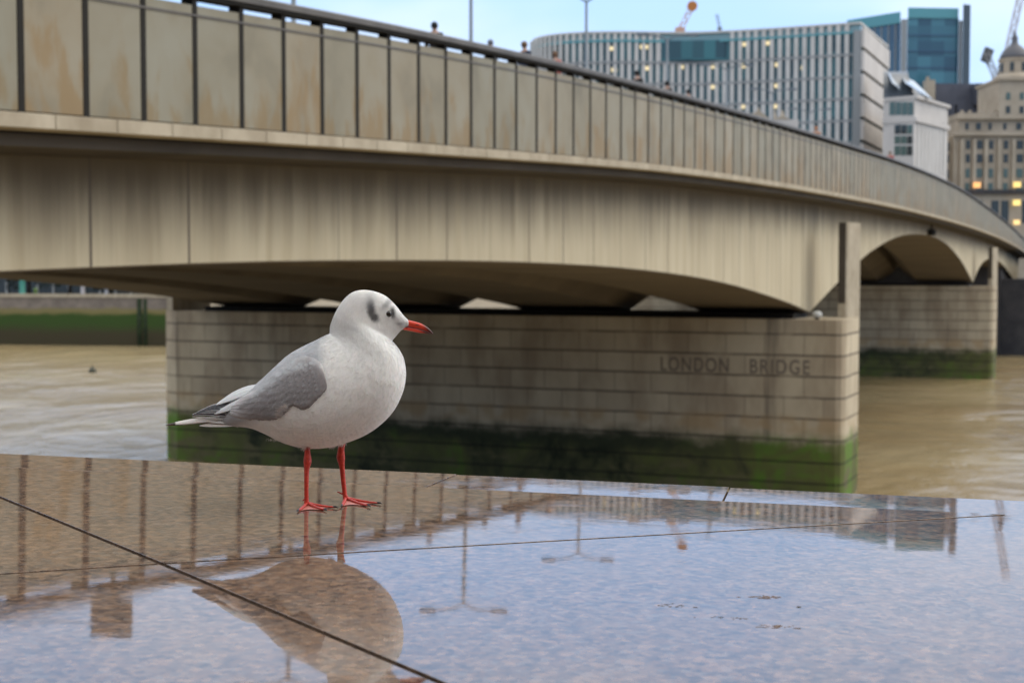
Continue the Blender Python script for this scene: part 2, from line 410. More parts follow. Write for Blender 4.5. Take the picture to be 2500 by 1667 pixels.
for gi, (qa, qb) in enumerate(gq):
    mb = MB(); secs = []; cols = []
    for s in SS:
        zt = foot(s) - .36; zb = arch(s)
        ca = 0.02 if gi == 0 else 1.6; cb = .02 if gi == 3 else 1.6
        ha = .02 if gi == 0 else .95; hb = .02 if gi == 3 else .95
        ia = .001 if gi == 0 else .35; ib = .001 if gi == 3 else .35
        secs.append([bl(s, qa + ia, zt), bl(s, qa + ia, (zt + zb) / 2 + .3), bl(s, qa + ia, zb + ha), bl(s, qa + ca, zb), bl(s, qb - cb, zb), bl(s, qb - ib, zb + hb), bl(s, qb - ib, zt)])
        d = zt - zb
        cols += [(1, 0, 0), (1 - (d / 2 - .3) / 1.75, 0, 0), (1 - (d - ha) / 1.75, 0, 0), (-1, 0, 0), (-1, 0, 0), (-1, 0, 0), (0, 0, 0)]
    mb.sweep(secs)
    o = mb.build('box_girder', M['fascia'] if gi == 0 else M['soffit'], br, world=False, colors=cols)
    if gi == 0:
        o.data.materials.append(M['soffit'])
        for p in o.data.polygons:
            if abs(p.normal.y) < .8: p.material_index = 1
# deck slab carrying road and footways, overhanging the girders
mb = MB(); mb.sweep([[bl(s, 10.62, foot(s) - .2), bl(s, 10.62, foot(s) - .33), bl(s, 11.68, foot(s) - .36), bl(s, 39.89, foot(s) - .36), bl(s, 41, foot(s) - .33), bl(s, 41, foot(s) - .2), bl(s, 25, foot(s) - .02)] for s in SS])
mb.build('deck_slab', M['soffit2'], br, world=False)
mb = MB(); mb.sweep([[bl(s, 15.2, foot(s) + .02), bl(s, 36.4, foot(s) + .02), bl(s, 36.4, foot(s) + .1), bl(s, 15.2, foot(s) + .1)] for s in SS]); mb.build('roadway', M['asphalt'], br, world=False)
for qa, qb in ((10.72, 15.2), (36.4, 40.9)):
    mb = MB(); mb.sweep([[bl(s, qa, foot(s) - .19), bl(s, qb, foot(s) - .0), bl(s, qb, rail(s) - .80), bl(s, qa, rail(s) - .78)] for s in SS]); mb.build('footway', M['paving'], br, world=False)
# sill in cast lengths
SPOST = 11.578
mb = MB()
def sill_len(mb, sa, sb, n=1):
    ss = frange(sa, sb, (sb - sa) / n)
    mb.sweep([[bl(s, 10.36, foot(s) - .155), bl(s, 10.36, foot(s) - .012), bl(s, 10.40, foot(s)), bl(s, 10.74, foot(s) + .01), bl(s, 10.74, foot(s) - .17), bl(s, 10.45, foot(s) - .17)] for s in ss])
k = -22
while SPOST + k * 1.0 < 178:
    sa = SPOST + k + .35; sill_len(mb, sa + .008, sa + .992); k += 1
mb.build('sill', M['sill'], br, world=False)
# parapet panels and posts
def panel(mb, cols, s):
    a, b = s + .050, s + .950
    h0a, h0b = foot(a) + .025, foot(b) + .025; h1a, h1b = rail(a) - .235, rail(b) - .235
    rr = random.random(); base = len(mb.v)
    for q in (10.50, 10.60):
        n = 6; rows = []
        for i in range(n + 1):
            t = i / n; rows.append([bl(a, q, h0a + (h1a - h0a) * t), bl(b, q, h0b + (h1b - h0b) * t)]); cols += [(t, rr, 0)] * 2
        mb.quadgrid(rows)
    n = 7 * 2
    # edges between the two faces
    B = base
    def q4(i, j, k_, l): mb.f.append((B + i, B + j, B + k_, B + l))
    q4(0, 1, n + 1, n); q4(12, 13, n + 13, n + 12)
    for i in range(6):
        q4(2*i, 2*i+2, n+2*i+2, n+2*i); q4(2*i+1, 2*i+3, n+2*i+3, n+2*i+1)
def post(mb, s):
    w_ = .046
    mb.sweep([[bl(s - w_, 10.492, z), bl(s + w_, 10.492, z), bl(s + w_, 10.66, z), bl(s - w_, 10.66, z)] for z in (foot(s) + .011, rail(s) - .12)])
mbp = MB(); cp = []; mbq = MB()
for k in range(-22, 166):
    s = SPOST + k
    if -2 <= k <= 94:
        mb = MB(); cc = []; panel(mb, cc, s); mb.build('parapet_panel', M['panel'], br, world=False, colors=cc)
        mb = MB(); post(mb, s); mb.build('post', M['post'], br, world=False)
    else:
        panel(mbp, cp, s); post(mbq, s)
tag(mbp.build('parapet_panel', M['panel'], br, world=False, colors=cp), kind='stuff')
tag(mbq.build('post', M['post'], br, world=False), kind='stuff')
mb = MB(); mb.sweep([[bl(s, 10.505, rail(s) - .37), bl(s, 10.485, rail(s) - .37), bl(s, 10.485, rail(s) - .345), bl(s, 10.505, rail(s) - .345)] for s in frange(-11, 178, 1.5)])
mb.build('shadow_line', M['rail'], br, world=False)  # thin dark strip standing in for a shadow line across the panels
mb = MB(); mb.sweep([[bl(s, 10.42, rail(s) - .105), bl(s, 10.42, rail(s) - .03), bl(s, 10.47, rail(s)), bl(s, 10.66, rail(s)), bl(s, 10.71, rail(s) - .03), bl(s, 10.71, rail(s) - .105)] for s in frange(-12, 178, 1)])
mb.build('handrail', M['rail'], br, world=False)
mb = MB(); mb.sweep([[bl(s, 10.45, rail(s) - .15), bl(s, 10.45, rail(s) - .108), bl(s, 10.68, rail(s) - .108), bl(s, 10.68, rail(s) - .15)] for s in frange(-12, 178, 1)])
mb.build('rail_underside', M['post'], br, world=False)
# upstream parapet
mb = MB(); mb.sweep([[bl(s, 41.0, foot(s) - .2), bl(s, 41.12, foot(s) - .2), bl(s, 41.12, rail(s) - .2), bl(s, 41.0, rail(s) - .2)] for s in SS]); mb.build('far_parapet', M['sill'], br, world=False)
# piers
for (sa, sb, zt, zc) in ((55.05, 58.7, 6.42, 10.22), (122.7, 126.3, 7.05, 10.25)):
    sc = (sa + sb) / 2
    mb = MB(); r = .35
    prof = [(sa, 40.9), (sa, 10.15), (sa + .1, 9.95), (sa + r, 9.84), (sb - r, 9.84), (sb - .1, 9.95), (sb, 10.15), (sb, 40.9), (sb - .5, 41.84), (sa + .5, 41.84)]
    ring = []
    ring = [[bl(s, q, z) for s, q in prof] for z in (-3, 2, 4, zt)]
    mb.sweep(ring)
    p = mb.build('pier', M['pier'], br, world=False)
    mb = MB(); pr = [(sb - 1.5, 10.49), (sb - 1.5, 10.19), (sb - 1.42, 10.12), (sb - .2, 9.86), (sb - .02, 9.92), (sb - .02, 10.49)]
    mb.sweep([[bl(s, q, z) for s, q in pr] for z in (zt + .003, zc)])
    mb.build('pylon', M['sill'], p, world=False)
    mb = MB(); mb.sweep([[bl(s, q, z) for s, q in ((sb - 1.54, 10.20), (sb - 1.501, 10.20), (sb - 1.501, 10.48), (sb - 1.54, 10.48))] for z in (zt + .6, zc - .01)]); mb.build('pylon_shade_strip', M['soffit2'], p, world=False)  # dark strip set on the bank side to paint the pylon's shaded flank
    mb = MB(); mb.sweep([[bl(s, q, z) for s, q in ((sa + .3, 41.3), (sb - .3, 41.3), (sb - .4, 41.7), (sa + .4, 41.7))] for z in (zt + .003, zc)]); mb.build('pylon', M['sill'], p, world=False)
    for qa, qb in ((11.9, 16.9), (16.9, 24.9), (24.9, 33.0), (33.0, 39.6)):
        mb = MB(); zb_ = arch(sc) - .06; mb.sweep([[bl(sa + .5, qa + .01, z), bl(sb - .5, qa + .01, z), bl(sb - .5, qb, z), bl(sa + .5, qb, z)] for z in (zt + .002, zb_)]); mb.build('bearing', M['post'], p, world=False)
# incised name on the near pier
def text_mesh(body, size):
    cu = bpy.data.curves.new('t', 'FONT'); cu.body = body; cu.size = size; cu.extrude = .006; cu.offset = .012; cu.space_character = 1.18
    ob = bpy.data.objects.new('t', cu); COL.objects.link(ob)
    bpy.context.view_layer.update()
    me = bpy.data.meshes.new_from_object(ob.evaluated_get(bpy.context.evaluated_depsgraph_get()))
    bpy.data.objects.remove(ob); bpy.data.curves.remove(cu); return me
pier1 = [o for o in children(br) if o.name.startswith('pier')][0]
QT = [(17.2, 'LONDON'), (13.54, 'BRIDGE')]
for q, word in QT:
    me = text_mesh(word, .92)
    wd = max(v.co.x for v in me.vertices)
    target = 2.84 if word == 'LONDON' else 2.39
    for v in me.vertices:
        x, y, z = v.co; v.co = (55.05 - S0 - z - .004, (q - x * target / wd) - Q0, 4.29 + y * .86)
    me.materials.append(M['letter'])
    o = bpy.data.objects.new('lettering', me); COL.objects.link(o); o.parent = pier1
# navigation light hanging at the crown of the middle arch, floodlight on the pier
nl = empty('navigation_light', bw(95, 11.4, arch(95))); tag(nl, 'small dark lamp hanging over the crown of the far arch', 'lamp')
mb = MB(); c = bw(94.5, 11.45, 10.95); mb.box(c.x - .05, c.x + .05, c.y - .05, c.y + .05, 10.9, 11.35); mb.build('bracket', M['post'], nl)
mb = MB(); mb.lathe((c.x, c.y, 10.55), [(.12, 0), (.3, .06), (.3, .32), (.18, .42)], 12); mb.build('lamp_body', M['post'], nl, True)
c = bw(55.6, 11.0, 6.42)
fl = empty('flood_lamp', c); tag(fl, 'small white rounded floodlight on the pier top next to the pylon', 'lamp')
mb = MB(); mb.lathe((c.x, c.y, c.z + .06), [(.06, 0), (.19, .04), (.20, .15), (.14, .23), (.04, .26)], 16); mb.build('lamp_body', M['white'], fl, True)
mb = MB(); mb.lathe((c.x, c.y, c.z + .002), [(.1, 0), (.08, .1)], 10); mb.build('foot', M['post'], fl)
# far abutment
ab = empty('abutment', bw(170, 25, 0)); tag(ab, 'dark masonry abutment carrying the far end of the bridge', 'abutment')
mb = MB(); dk = m_plain_noise('sooty masonry', (.035, .035, .04), (.08, .075, .075), .6, .9)
ps = [bw(158, 12, 0), bw(182, 12, 0), bw(182, 41, 0), bw(158, 41, 0)]
mb.prism([(p.x, p.y) for p in ps], -2, 9.0); mb.build('abutment_wall', dk, ab)
mb = MB(); ps = [bw(158.5, 3, 0), bw(185, 3, 0), bw(185, 11.95, 0), bw(158.5, 11.95, 0)]
mb.prism([(p.x, p.y) for p in ps], -2, 7.4); mb.build('quay_block', dk, ab)
mb = MB(); ps = [bw(159.5, 3.5, 0), bw(185, 3.5, 0), bw(185, 9.0, 0), bw(159.5, 9.0, 0)]
mb.prism([(p.x, p.y) for p in ps], 7.404, 10.0); mb.build('upper_block', dk, ab)

# ------------------------------------------------------------------ lamp posts in the middle of the bridge
lp = empty('street_lamp', (0, 0, 0))
mb = MB(); mb.tube([(0, 0, 0), (0, 0, 1.2), (0, 0, 1.21), (0, 0, 10.2)], [.14, .14, .10, .065], 12); mb.build('pole', M['lampmetal'], lp, True, world=False)
for sx in (-1, 1):
    mb = MB(); mb.tube([(0, 0, 10.1), (sx * .35, 0, 10.32), (sx * .8, 0, 10.42), (sx * 1.35, 0, 10.45)], [.045, .045, .04, .035], 8); mb.build('arm', M['lampmetal'], lp, True, world=False)
    mb = MB(); mb.obox((sx * 1.5, 0, 10.47), (.34, 0, 0), (0, .13, 0), (0, 0, .06)); hd = mb.build('lamp_head', M['lampmetal'], lp, world=False)
    mb = MB(); mb.obox((sx * 1.5, 0, 10.40), (.26, 0, 0), (0, .1, 0), (0, 0, .008)); mb.build('lens', M['lampglass'], hd, world=False)
LL = ['slim street lamp rising behind the rail just right of the gull head, almost out of the top', 'tall grey street lamp post standing behind the bridge rail between the gull and the buildings', 'grey street lamp whose pole crosses the curved end of the striped office building', 'street lamp in front of the recessed glass bay of the striped office building', 'street lamp in front of the middle of the striped office facade', 'street lamp in front of the right half of the striped office facade', 'farthest street lamp in front of the striped office building corner']
LL[0] = 'street lamp behind the rail above the gull, only a tip of its pole in view'
for k in range(7):
    o = lp if k == 0 else copy_tree(lp)
    s = 25 * (2.151 + .547 * (k - 1)); o.location = bw(s, 25, foot(s) + .1); o.rotation_euler = (0, 0, R(4))
    tag(o, LL[k], 'street lamp', 'street lamps along the middle of the bridge')
# board on a pole near the rail (seen mirrored in the granite)
sg = empty('road_sign', bw(20.3, 16, 0)); 
c = bw(19.9, 16, 0); zc = foot(20)
mb = MB(); mb.beam((c.x, c.y, zc + .2), (c.x, c.y, zc + 4.0), .04); mb.build('sign_post', M['lampmetal'], sg)
mb = MB(); mb.box(c.x - .36, c.x + .36, c.y - .07, c.y - .045, zc + 3.3, zc + 4.0); mb.build('sign_board', mat('grey sign back', (.12, .11, .10), .6), sg)
tag(sg, 'square dark sign board on a pole on the bridge, mirrored in the wet granite', 'sign')

# ------------------------------------------------------------------ people on the footway
def skin_obj(name, pts, edges, rad, m, parent, sub=2):
    me = bpy.data.meshes.new(name); me.from_pydata(pts, edges, []); me.materials.append(m)
    o = bpy.data.objects.new(name, me); COL.objects.link(o); o.parent = parent
    sk = o.modifiers.new('skin', 'SKIN'); sk.use_smooth_shade = True
    for i, r_ in enumerate(rad):
        me.skin_vertices[0].data[i].radius = (r_ if isinstance(r_, tuple) else (r_, r_))
    me.skin_vertices[0].data[0].use_root = True
    o.modifiers.new('sub', 'SUBSURF').levels = sub; o.modifiers['sub'].render_levels = sub
    return o
skinm = mat('skin', (.42, .26, .19), .6)
def make_person():
    r_ = empty('person')
    P = [(0, 0, .95), (0, 0, 1.12), (0, 0, 1.32), (0, 0, 1.46), (0, 0, 1.54), (0, .01, 1.62), (0, .01, 1.70), (.10, 0, .88), (.11, 0, .5), (.10, .02, .08), (.10, -.12, .03), (-.10, 0, .88), (-.13, .05, .5), (-.14, .16, .1), (-.14, .03, .03),
         (.17, 0, 1.42), (.23, .02, 1.15), (.22, -.1, .92), (.22, -.13, .84), (-.17, 0, 1.42), (-.23, -.02, 1.15), (-.22, .05, .92), (-.22, .07, .84)]
    E_ = [(0, 1), (1, 2), (2, 3), (3, 4), (4, 5), (5, 6), (0, 7), (7, 8), (8, 9), (9, 10), (0, 11), (11, 12), (12, 13), (13, 14), (3, 15), (15, 16), (16, 17), (17, 18), (3, 19), (19, 20), (20, 21), (21, 22)]
    rd = [(.15, .11), (.13, .10), (.17, .11), (.12, .09), .055, .085, .075, .085, .06, .045, .035, .085, .06, .045, .035, .06, .045, .035, .03, .06, .045, .035, .03]
    skin_obj('body', P, E_, rd, skinm, r_)
    C_ = [(0, 0, .80), (0, 0, 1.0), (0, 0, 1.15), (0, 0, 1.32), (0, 0, 1.46), (.18, 0, 1.42), (.24, .02, 1.15), (.225, -.1, .93), (-.18, 0, 1.42), (-.24, -.02, 1.15), (-.225, .05, .93)]
    skin_obj('coat', C_, [(0, 1), (1, 2), (2, 3), (3, 4), (4, 5), (5, 6), (6, 7), (4, 8), (8, 9), (9, 10)], [(.19, .15), (.185, .145), (.165, .13), (.2, .14), (.11, .1), .085, .065, .05, .085, .065, .05], M['post'], r_)
    mb = MB()
    mb.lathe((0, .02, 1.60), [(.086, 0), (.103, .05), (.10, .11), (.07, .16), (.02, .18)], 16); mb.build('hair', M['post'], r_, True, world=False)
    return r_
def mslot(o, m):
    o.material_slots[0].link = 'OBJECT'; o.material_slots[0].material = m
pm = {k: mat('cloth ' + k, c, .85) for k, c in dict(black=(.012, .012, .014), navy=(.02, .03, .06), grey=(.16, .17, .19), pink=(.45, .12, .09), brown=(.16, .09, .05), red=(.4, .04, .03), orange=(.45, .20, .09)).items()}
PPL = [(1000, .30, 'black', 'black', 'person in a black hat or hood walking behind the rail left of the lamp post'),
       (1128, .16, 'grey', 'grey', 'pale grey hooded person barely showing over the rail right of the tall lamp post'),
       (1205, .40, 'navy', 'brown', 'brown haired person in navy coat at the left end of the striped offices'),
       (1275, .33, 'pink', 'brown', 'person in a salmon pink top over the rail in front of the striped office building'),
       (1462, .50, 'black', 'black', 'tallest showing person in a black coat on the bridge before the striped offices'),
       (1530, .42, 'black', 'black', 'dark clothed person right behind the black coated walker on the bridge'),
       (1578, .32, 'navy', 'black', 'third of the dark clothed walkers in a row, in navy, lowest'),
       (1870, .52, 'orange', 'orange', 'person in tan orange clothes over the rail before the right of the striped offices'),
       (2040, .62, 'red', 'brown', 'person in red at the foot of the pale stone end wall of the offices')]
per = make_person()
for i, (px, up, cc, hc, lab) in enumerate(PPL):
    o = per if i == 0 else copy_tree(per)
    q = 11.0; u = (px * 1.0629 - 1250) / F_PX
    s = q * (u * SA + CA) / (SA - u * CA)
    hs = (1.38 + up * .8) / 1.78; hs = max(.84, min(1.06, hs)); o.scale = (hs, hs, hs); o.location = bw(s, q, rail(s) - .75); o.rotation_euler = (0, 0, R(random.uniform(120, 170)))
    tag(o, lab, 'person', 'people walking on the bridge')
    for ch in children(o):
        if ch.name.startswith('coat'): mslot(ch, pm[cc])
        if ch.name.startswith('hair'): mslot(ch, pm[hc])

# ------------------------------------------------------------------ far buildings
conc = m_plain_noise('pale office cladding', (.50, .48, .45), (.60, .58, .55), .25, .7)
bandm = mat('grey spandrel', (.26, .27, .27), .5)
def m_glass(name, a, b, sc=.5, rough=.12):
    t = NT(name, rough, .6)
    x, y, z = t.sep(); cb_ = t.n('ShaderNodeCombineXYZ')
    t.l(t.math('FLOOR', t.math('MULTIPLY', x, sc)), cb_.inputs[0]); t.l(t.math('FLOOR', t.math('MULTIPLY', z, .27)), cb_.inputs[1])
    v = t.n('ShaderNodeTexWhiteNoise'); t.l(cb_.outputs[0], v.inputs['Vector'])
    c = t.n('ShaderNodeSeparateColor'); t.l(v.outputs['Color'], c.inputs[0])
    t.color(t.ramp(c.outputs[0], [(0, a), (.6, tuple((p + q) / 2 for p, q in zip(a, b))), (1, b)])); return t.m
g1 = m_glass('dark teal office glass', (.010, .05, .068), (.03, .15, .17), .5, .3)
g2 = m_glass('tower glass', (.022, .075, .115), (.07, .22, .27), .3)
g3 = m_glass('blue tower glass', (.03, .075, .13), (.05, .13, .20), .3)
teal = mat('teal glazed balustrade', (.10, .30, .33), .2)
teal2 = mat('pale teal glazing', (.20, .32, .34), .25)
warm = mat('lit ceiling', (.6, .5, .3), .5, emit=(1, .78, .40), estr=.35)
stone = m_plain_noise('portland stone', (.34, .285, .215), (.46, .395, .31), .3, .85)
stone2 = m_plain_noise('pale white stone', (.48, .45, .42), (.58, .545, .51), .2, .85)
slate = m_plain_noise('slate roof', (.05, .055, .075), (.08, .085, .11), .5, .7)
dgl = mat('dark window glass', (.02, .032, .035), .15)
tgl = mat('greenish window glass', (.07, .12, .11), .15)

# striped office building, curved front
ob = empty('office_building', at(1700, 661, 262) * 1); ob.location.z = GZ
tag(ob, 'wide curved office building striped with pale vertical fins and teal glass', 'building')
fr = [(1296, 268), (1300, 263), (1325, 259), (1375, 256), (1440, 254.5), (1520, 254), (1600, 254.5), (1700, 254.5), (1800, 252.5), (1900, 250), (2000, 247), (2092, 244.5)]
def fpt(px): 
    Y = cr_interp(fr, px); a = (px - 1250) / F_PX; return Vector((a * Y, Y, 0))
ztop = at(2092, 55, 244.5).z
FL = 3.72
back = [(300, 0)]
pxs = [1296, 1298, 1302, 1308, 1316, 1326, 1340] + list(range(1360, 2081, 20)) + [2092]
mb = MB()
front = [fpt(p) for p in pxs]
pr, pl_ = Vector((at(2166, 112, 270).x, 270, 0)), Vector((front[0].x + 3, 275, 0))
poly = [(p.x, p.y) for p in front] + [(pr.x, pr.y), (pl_.x + 4, pl_.y + 3), (pl_.x - 1.5, pl_.y)]
mb.prism(poly, GZ, ztop - 1.5); mb.build('glass_wall', g1, ob)
mb = MB(); mb.prism(poly, ztop - 1.49, ztop - .35); mb.build('roof_balustrade', teal2, ob)
mb = MB(); off = [(front[0].x, front[0].y - .3)] + [(p.x, p.y - .5) for p in front[1:]] + [(pr.x + .3, pr.y)] + [(pl_.x, pl_.y)]
mb.prism(off, ztop - .345, ztop); mb.build('roof_edge', conc, ob)
for k in range(0, 11):
    zt = ztop - 1.5 - (3.75 if k else 0) - max(0, k - 1) * FL - .0
    mb = MB()
    for a, b in zip(front, front[1:]):
        mb.prism([(a.x, a.y - .52), (b.x, b.y - .52), (b.x, b.y + .1), (a.x, a.y + .1)], zt - .4, zt - .005)
    mb.build('floor_band', bandm if k else teal, ob)
# fins: unequal storey rhythm as on the facade
px = 1299.0; i = 0
step = lambda p: 6.5 + 9.5 * min(1, max(0, (p - 1296) / 85)) + 5.0 * max(0, (p - 1380) / 700)
recess = (1598, 1765)
while px < 2076:
    wpx = step(px) * .50
    a = fpt(px); b = fpt(px + wpx)
    d = (b - a); nrm = Vector((d.y, -d.x, 0)).normalized()
    if nrm.y > 0: nrm = -nrm
    rec = recess[0] < px < recess[1]
    top = ztop - .36 - (5.1 if rec else 0)
    mb = MB()
    p = [a, b, b + nrm * .45, a + nrm * .45]
    mb.prism([(v.x, v.y) for v in p], GZ, top); mb.build('fin', conc, ob)
    px += step(px); i += 1
mb = MB(); a, b = fpt(recess[0]), fpt(recess[1])
mb.prism([(a.x, a.y - .3), (b.x, b.y - .3), (b.x, b.y), (a.x, a.y)], ztop - 5.1, ztop - 1.6); rb_ = mb.build('recessed_bay', g1, ob)
for k in range(9):
    q = fpt(recess[0] + 10 + k * 18.5); mb = MB(); mb.box(q.x - .1, q.x + .1, q.y - .42, q.y - .301, ztop - 5.1, ztop - 1.7); mb.build('mullion', conc if k in (0, 1, 7, 8) else bandm, rb_)
for px, py, wpx in [(1490, 120, 12), (1497, 172, 14), (1482, 176, 8), (1569, 116, 20), (1576, 168, 15), (1618, 113, 18), (1661, 112, 22), (1658, 165, 15), (1742, 110, 22), (1737, 164, 17), (1735, 214, 20), (1815, 110, 16), (1808, 163, 15), (1868, 107, 12), (1893, 160, 15), (1893, 211, 16), (1890, 261, 12), (1806, 262, 16), (1953, 167, 8)]:
    a = fpt(px - wpx / 2); b = fpt(px + wpx / 2); zc = at(px, py, a.y).z; mb = MB()
    mb.prism([(a.x, a.y - .38), (b.x, b.y - .38), (b.x, b.y - .305), (a.x, a.y - .305)], zc - .35, zc + .35); mb.build('lit_window', warm, ob)
# blank end wall of stone panels with dark reveals
e0, e1 = front[-1], pr
mb = MB(); 
for k in range(12):
    z1 = ztop - 1.0 - k * 3.9; z0 = z1 - 3.3
    if z1 < GZ: break
    mb.prism([(e0.x - 3.2, e0.y - .85), (e0.x + .9, e0.y - .85), (e1.x + .9, e1.y), (e1.x - 2, e1.y)] if 0 else [(e0.x + .02, e0.y - .9), (e0.x + .5, e0.y - .9), (e1.x + .5, e1.y), (e1.x + .02, e1.y)], max(z0, GZ), z1)
mb.build('end_wall', stone2, ob)
mb = MB(); mb.prism([(e0.x - 1.2, e0.y - .8), (e0.x + .01, e0.y - .8), (e0.x + .01, e0.y), (e0.x - 1.2, e0.y + .3)], GZ, ztop - 1.5); mb.build('corner_strip', bandm, ob)

# glass tower behind
gt = empty('glass_tower', at(2200, 661, 350)); gt.location.z = GZ
tag(gt, 'tall blue green glass tower behind the striped office building', 'building')
def P2(px, Y): return ((px - 1250) / F_PX * Y, Y)
tz = at(2200, 45, 350).z
mb = MB(); mb.prism([P2(2060, 362), P2(2190, 350), P2(2190, 385), P2(2070, 385)], GZ, tz - 1); mb.build('glass_wall', g3, gt)
mb = MB(); mb.prism([P2(2206, 350), P2(2330, 351), P2(2330, 385), P2(2206, 385)], GZ, tz); mb.build('glass_wall', g2, gt)
mb = MB(); mb.prism([P2(2190.5, 349.2), P2(2205.5, 349.2), P2(2205.5, 384), P2(2190.5, 384)], GZ, tz - .4); mb.build('mullion', bandm, gt)
mb = MB(); mb.prism([P2(2330.5, 350), P2(2339.5, 350), P2(2339.5, 384), P2(2330.5, 384)], GZ, tz - .6); mb.build('mullion', bandm, gt)
mb = MB(); mb.prism([P2(2340, 349), P2(2358, 350), P2(2358, 384), P2(2340, 384)], GZ, at(2350, 13, 350).z); mb.build('dark_fin_wall', mat('dark slate glass', (.035, .055, .07), .3), gt)
mb = MB(); mb.prism([P2(2060, 361.5), P2(2189, 349.6), P2(2189, 351.5), P2(2060, 364)], tz - 1.2, at(2200, 30, 350).z); mb.build('roof_screen', teal, gt)
mb = MB(); mb.prism([P2(2207, 349.6), P2(2329, 350.6), P2(2329, 352), P2(2207, 352)], tz + .004, at(2200, 20, 350).z); mb.build('roof_screen', teal, gt)
for k in range(1, 16):
    z = tz - k * 3.9; mb = MB(); mb.prism([P2(2206.5, 349.7), P2(2329.5, 350.7), P2(2329.5, 351.5), P2(2206.5, 350.5)], z - .35, z); mb.build('floor_band', g3, gt)
for k in range(7):
    px = 2075 + k * 17; Y = 362 - (px - 2060) / 130 * 12; mb = MB(); x, y = P2(px, Y); mb.box(x - .12, x + .12, y - .35, y + .2, GZ, tz - 1.1); mb.build('mullion', bandm, gt)

def win_grid(parent, xs, zs, Y, w_, h, m=dgl, dep=.12, name='window'):
    for x in xs:
        for z in zs:
            mb = MB(); mb.box(x - w_ / 2, x + w_ / 2, Y - dep, Y + .3, z - h / 2, z + h / 2); mb.build(name, m, parent)
# white stone building with a curved glazed roof
wb = empty('stone_office', at(2230, 661, 235)); wb.location.z = GZ
tag(wb, 'pale stone corner building with a curved glazed roof next to the striped offices', 'building')
zc = at(2226, 241, 232).z
A_, B_, C_, D_ = P2(2150, 236), P2(2226, 232), P2(2307, 246), P2(2225, 262)
mb = MB(); mb.prism([A_, B_, C_, D_], GZ, zc); mb.build('wall', stone2, wb)
mb = MB(); mb.prism([(A_[0], A_[1] - .35), (B_[0] + .3, B_[1] - .5), (C_[0] + .5, C_[1]), (D_[0], D_[1])], zc + .002, zc + .5); mb.build('cornice', stone2, wb)
zb = at(2226, 292, 232).z
mb = MB(); mb.prism([(A_[0], A_[1] - .3), (B_[0] + .25, B_[1] - .4), (C_[0] + .4, C_[1] - .1), (B_[0], B_[1] + .4), (A_[0], A_[1] + .3)], zb - .35, zb + .35); mb.build('string_course', stone2, wb)
def face(px0, px1, py0, py1, name, m, par, Ys, t=.14):
    (xa, ya), (xb, yb) = P2(px0, Ys(px0)), P2(px1, Ys(px1))
    z0 = at(px0, py1, ya).z; z1 = at(px0, py0, ya).z
    mb = MB(); mb.prism([(xa, ya - t), (xb, yb - t), (xb, yb + .2), (xa, ya + .2)], z0, z1); return mb.build(name, m, par)
YL = lambda p: 236 - 4 * (p - 2150) / 76
YR = lambda p: 232 + 14 * (p - 2226) / 81
for (a, b) in ((2165, 2178), (2180, 2193), (2195, 2208), (2210, 2222)):
    f_ = face(a, b, 251, 282, 'window', tgl, wb, YL)
for (a, b) in ((2178, 2192), (2194, 2207), (2209, 2221)):
    for (c, d) in ((306, 328), (333, 352), (357, 380)): face(a, b, c, d, 'window', tgl if (a + c) % 2 else dgl, wb, YL)
for k in range(8):
    p = 2234 + k * 9; face(p, p + 4.5, 300, 425, 'pilaster', conc, wb, YR, .25)
# curved glazed roof
rf = []
mb = MB(); rows = []
for i in range(9):
    a = i / 8 * math.pi / 2; y = 236 + 10 * (1 - math.cos(a)) ; z = zc + .5 + 5.6 * math.sin(a)
    rows.append([(P2(2150, y)[0], y, z), (P2(2215 - 14 * math.sin(a) * .5, y)[0], y, z), (P2(2283 - 60 * math.sin(a), y)[0], y + 6, z)])
mb.quadgrid(rows); ro = mb.build('roof', mat('dark zinc', (.07, .085, .10), .35), wb, True)
mb = MB(); 
for (pa, pb, qa, qb, Y_) in ((2168, 2192, 178, 216, 238), (2200, 2275, 185, 242, 238)):
    a, b = at(pa, qa, Y_ + 2), at(pb if pa < 2195 else 2232, qa + (18 if pa < 2195 else 14), Y_ + 2); c, d = at(pb + (6 if pa < 2195 else 3), qb + 2, Y_ - 3.5), at(pa + (10 if pa < 2195 else 10), qb - (14 if pa < 2195 else 40), Y_ - 3.5)
    mb2 = MB(); n = Vector((0, -.12, .12)); mb2.v = [tuple(v) for v in (a, b, c, d, a - n, b - n, c - n, d - n)]; mb2.f = [(0, 1, 2, 3), (7, 6, 5, 4), (0, 4, 5, 1), (1, 5, 6, 2), (2, 6, 7, 3), (3, 7, 4, 0)]
    mb2.build('skylight', mat('bright roof glazing', (.45, .52, .6), .15), wb)

# slate roofed building
sb_ = empty('mansard_building', at(2350, 661, 285)); sb_.location.z = GZ
tag(sb_, 'building with a dark slate mansard roof and two dormers behind the stone ones', 'building')
zs = at(2350, 203, 285).z
mb = MB(); x0, x1 = P2(2270, 285)[0], P2(2445, 285)[0]
mb.prism([(x0, 283), (x1, 283), (x1, 300), (x0, 300)], zs - 14, zs, [(x0 + .8, 286), (x1, 286), (x1, 298), (x0 + .8, 298)]); mb.build('roof', slate, sb_)
mb = MB(); mb.prism([(x0, 283), (x1, 283), (x1, 300), (x0, 300)], GZ, zs - 14.004); mb.build('wall', stone, sb_)
for px in (2389, 2414):
    p = at(px, 231, 284.0); mb = MB(); mb.box(p.x - .9, p.x + .9, 282.6, 286, p.z - 2.1, p.z + 2.0); d_ = mb.build('dormer', slate, sb_)
    mb = MB(); mb.box(p.x - .6, p.x + .6, 282.5, 282.59, p.z - 1.7, p.z + 1.6); mb.build('pane', tgl, d_)
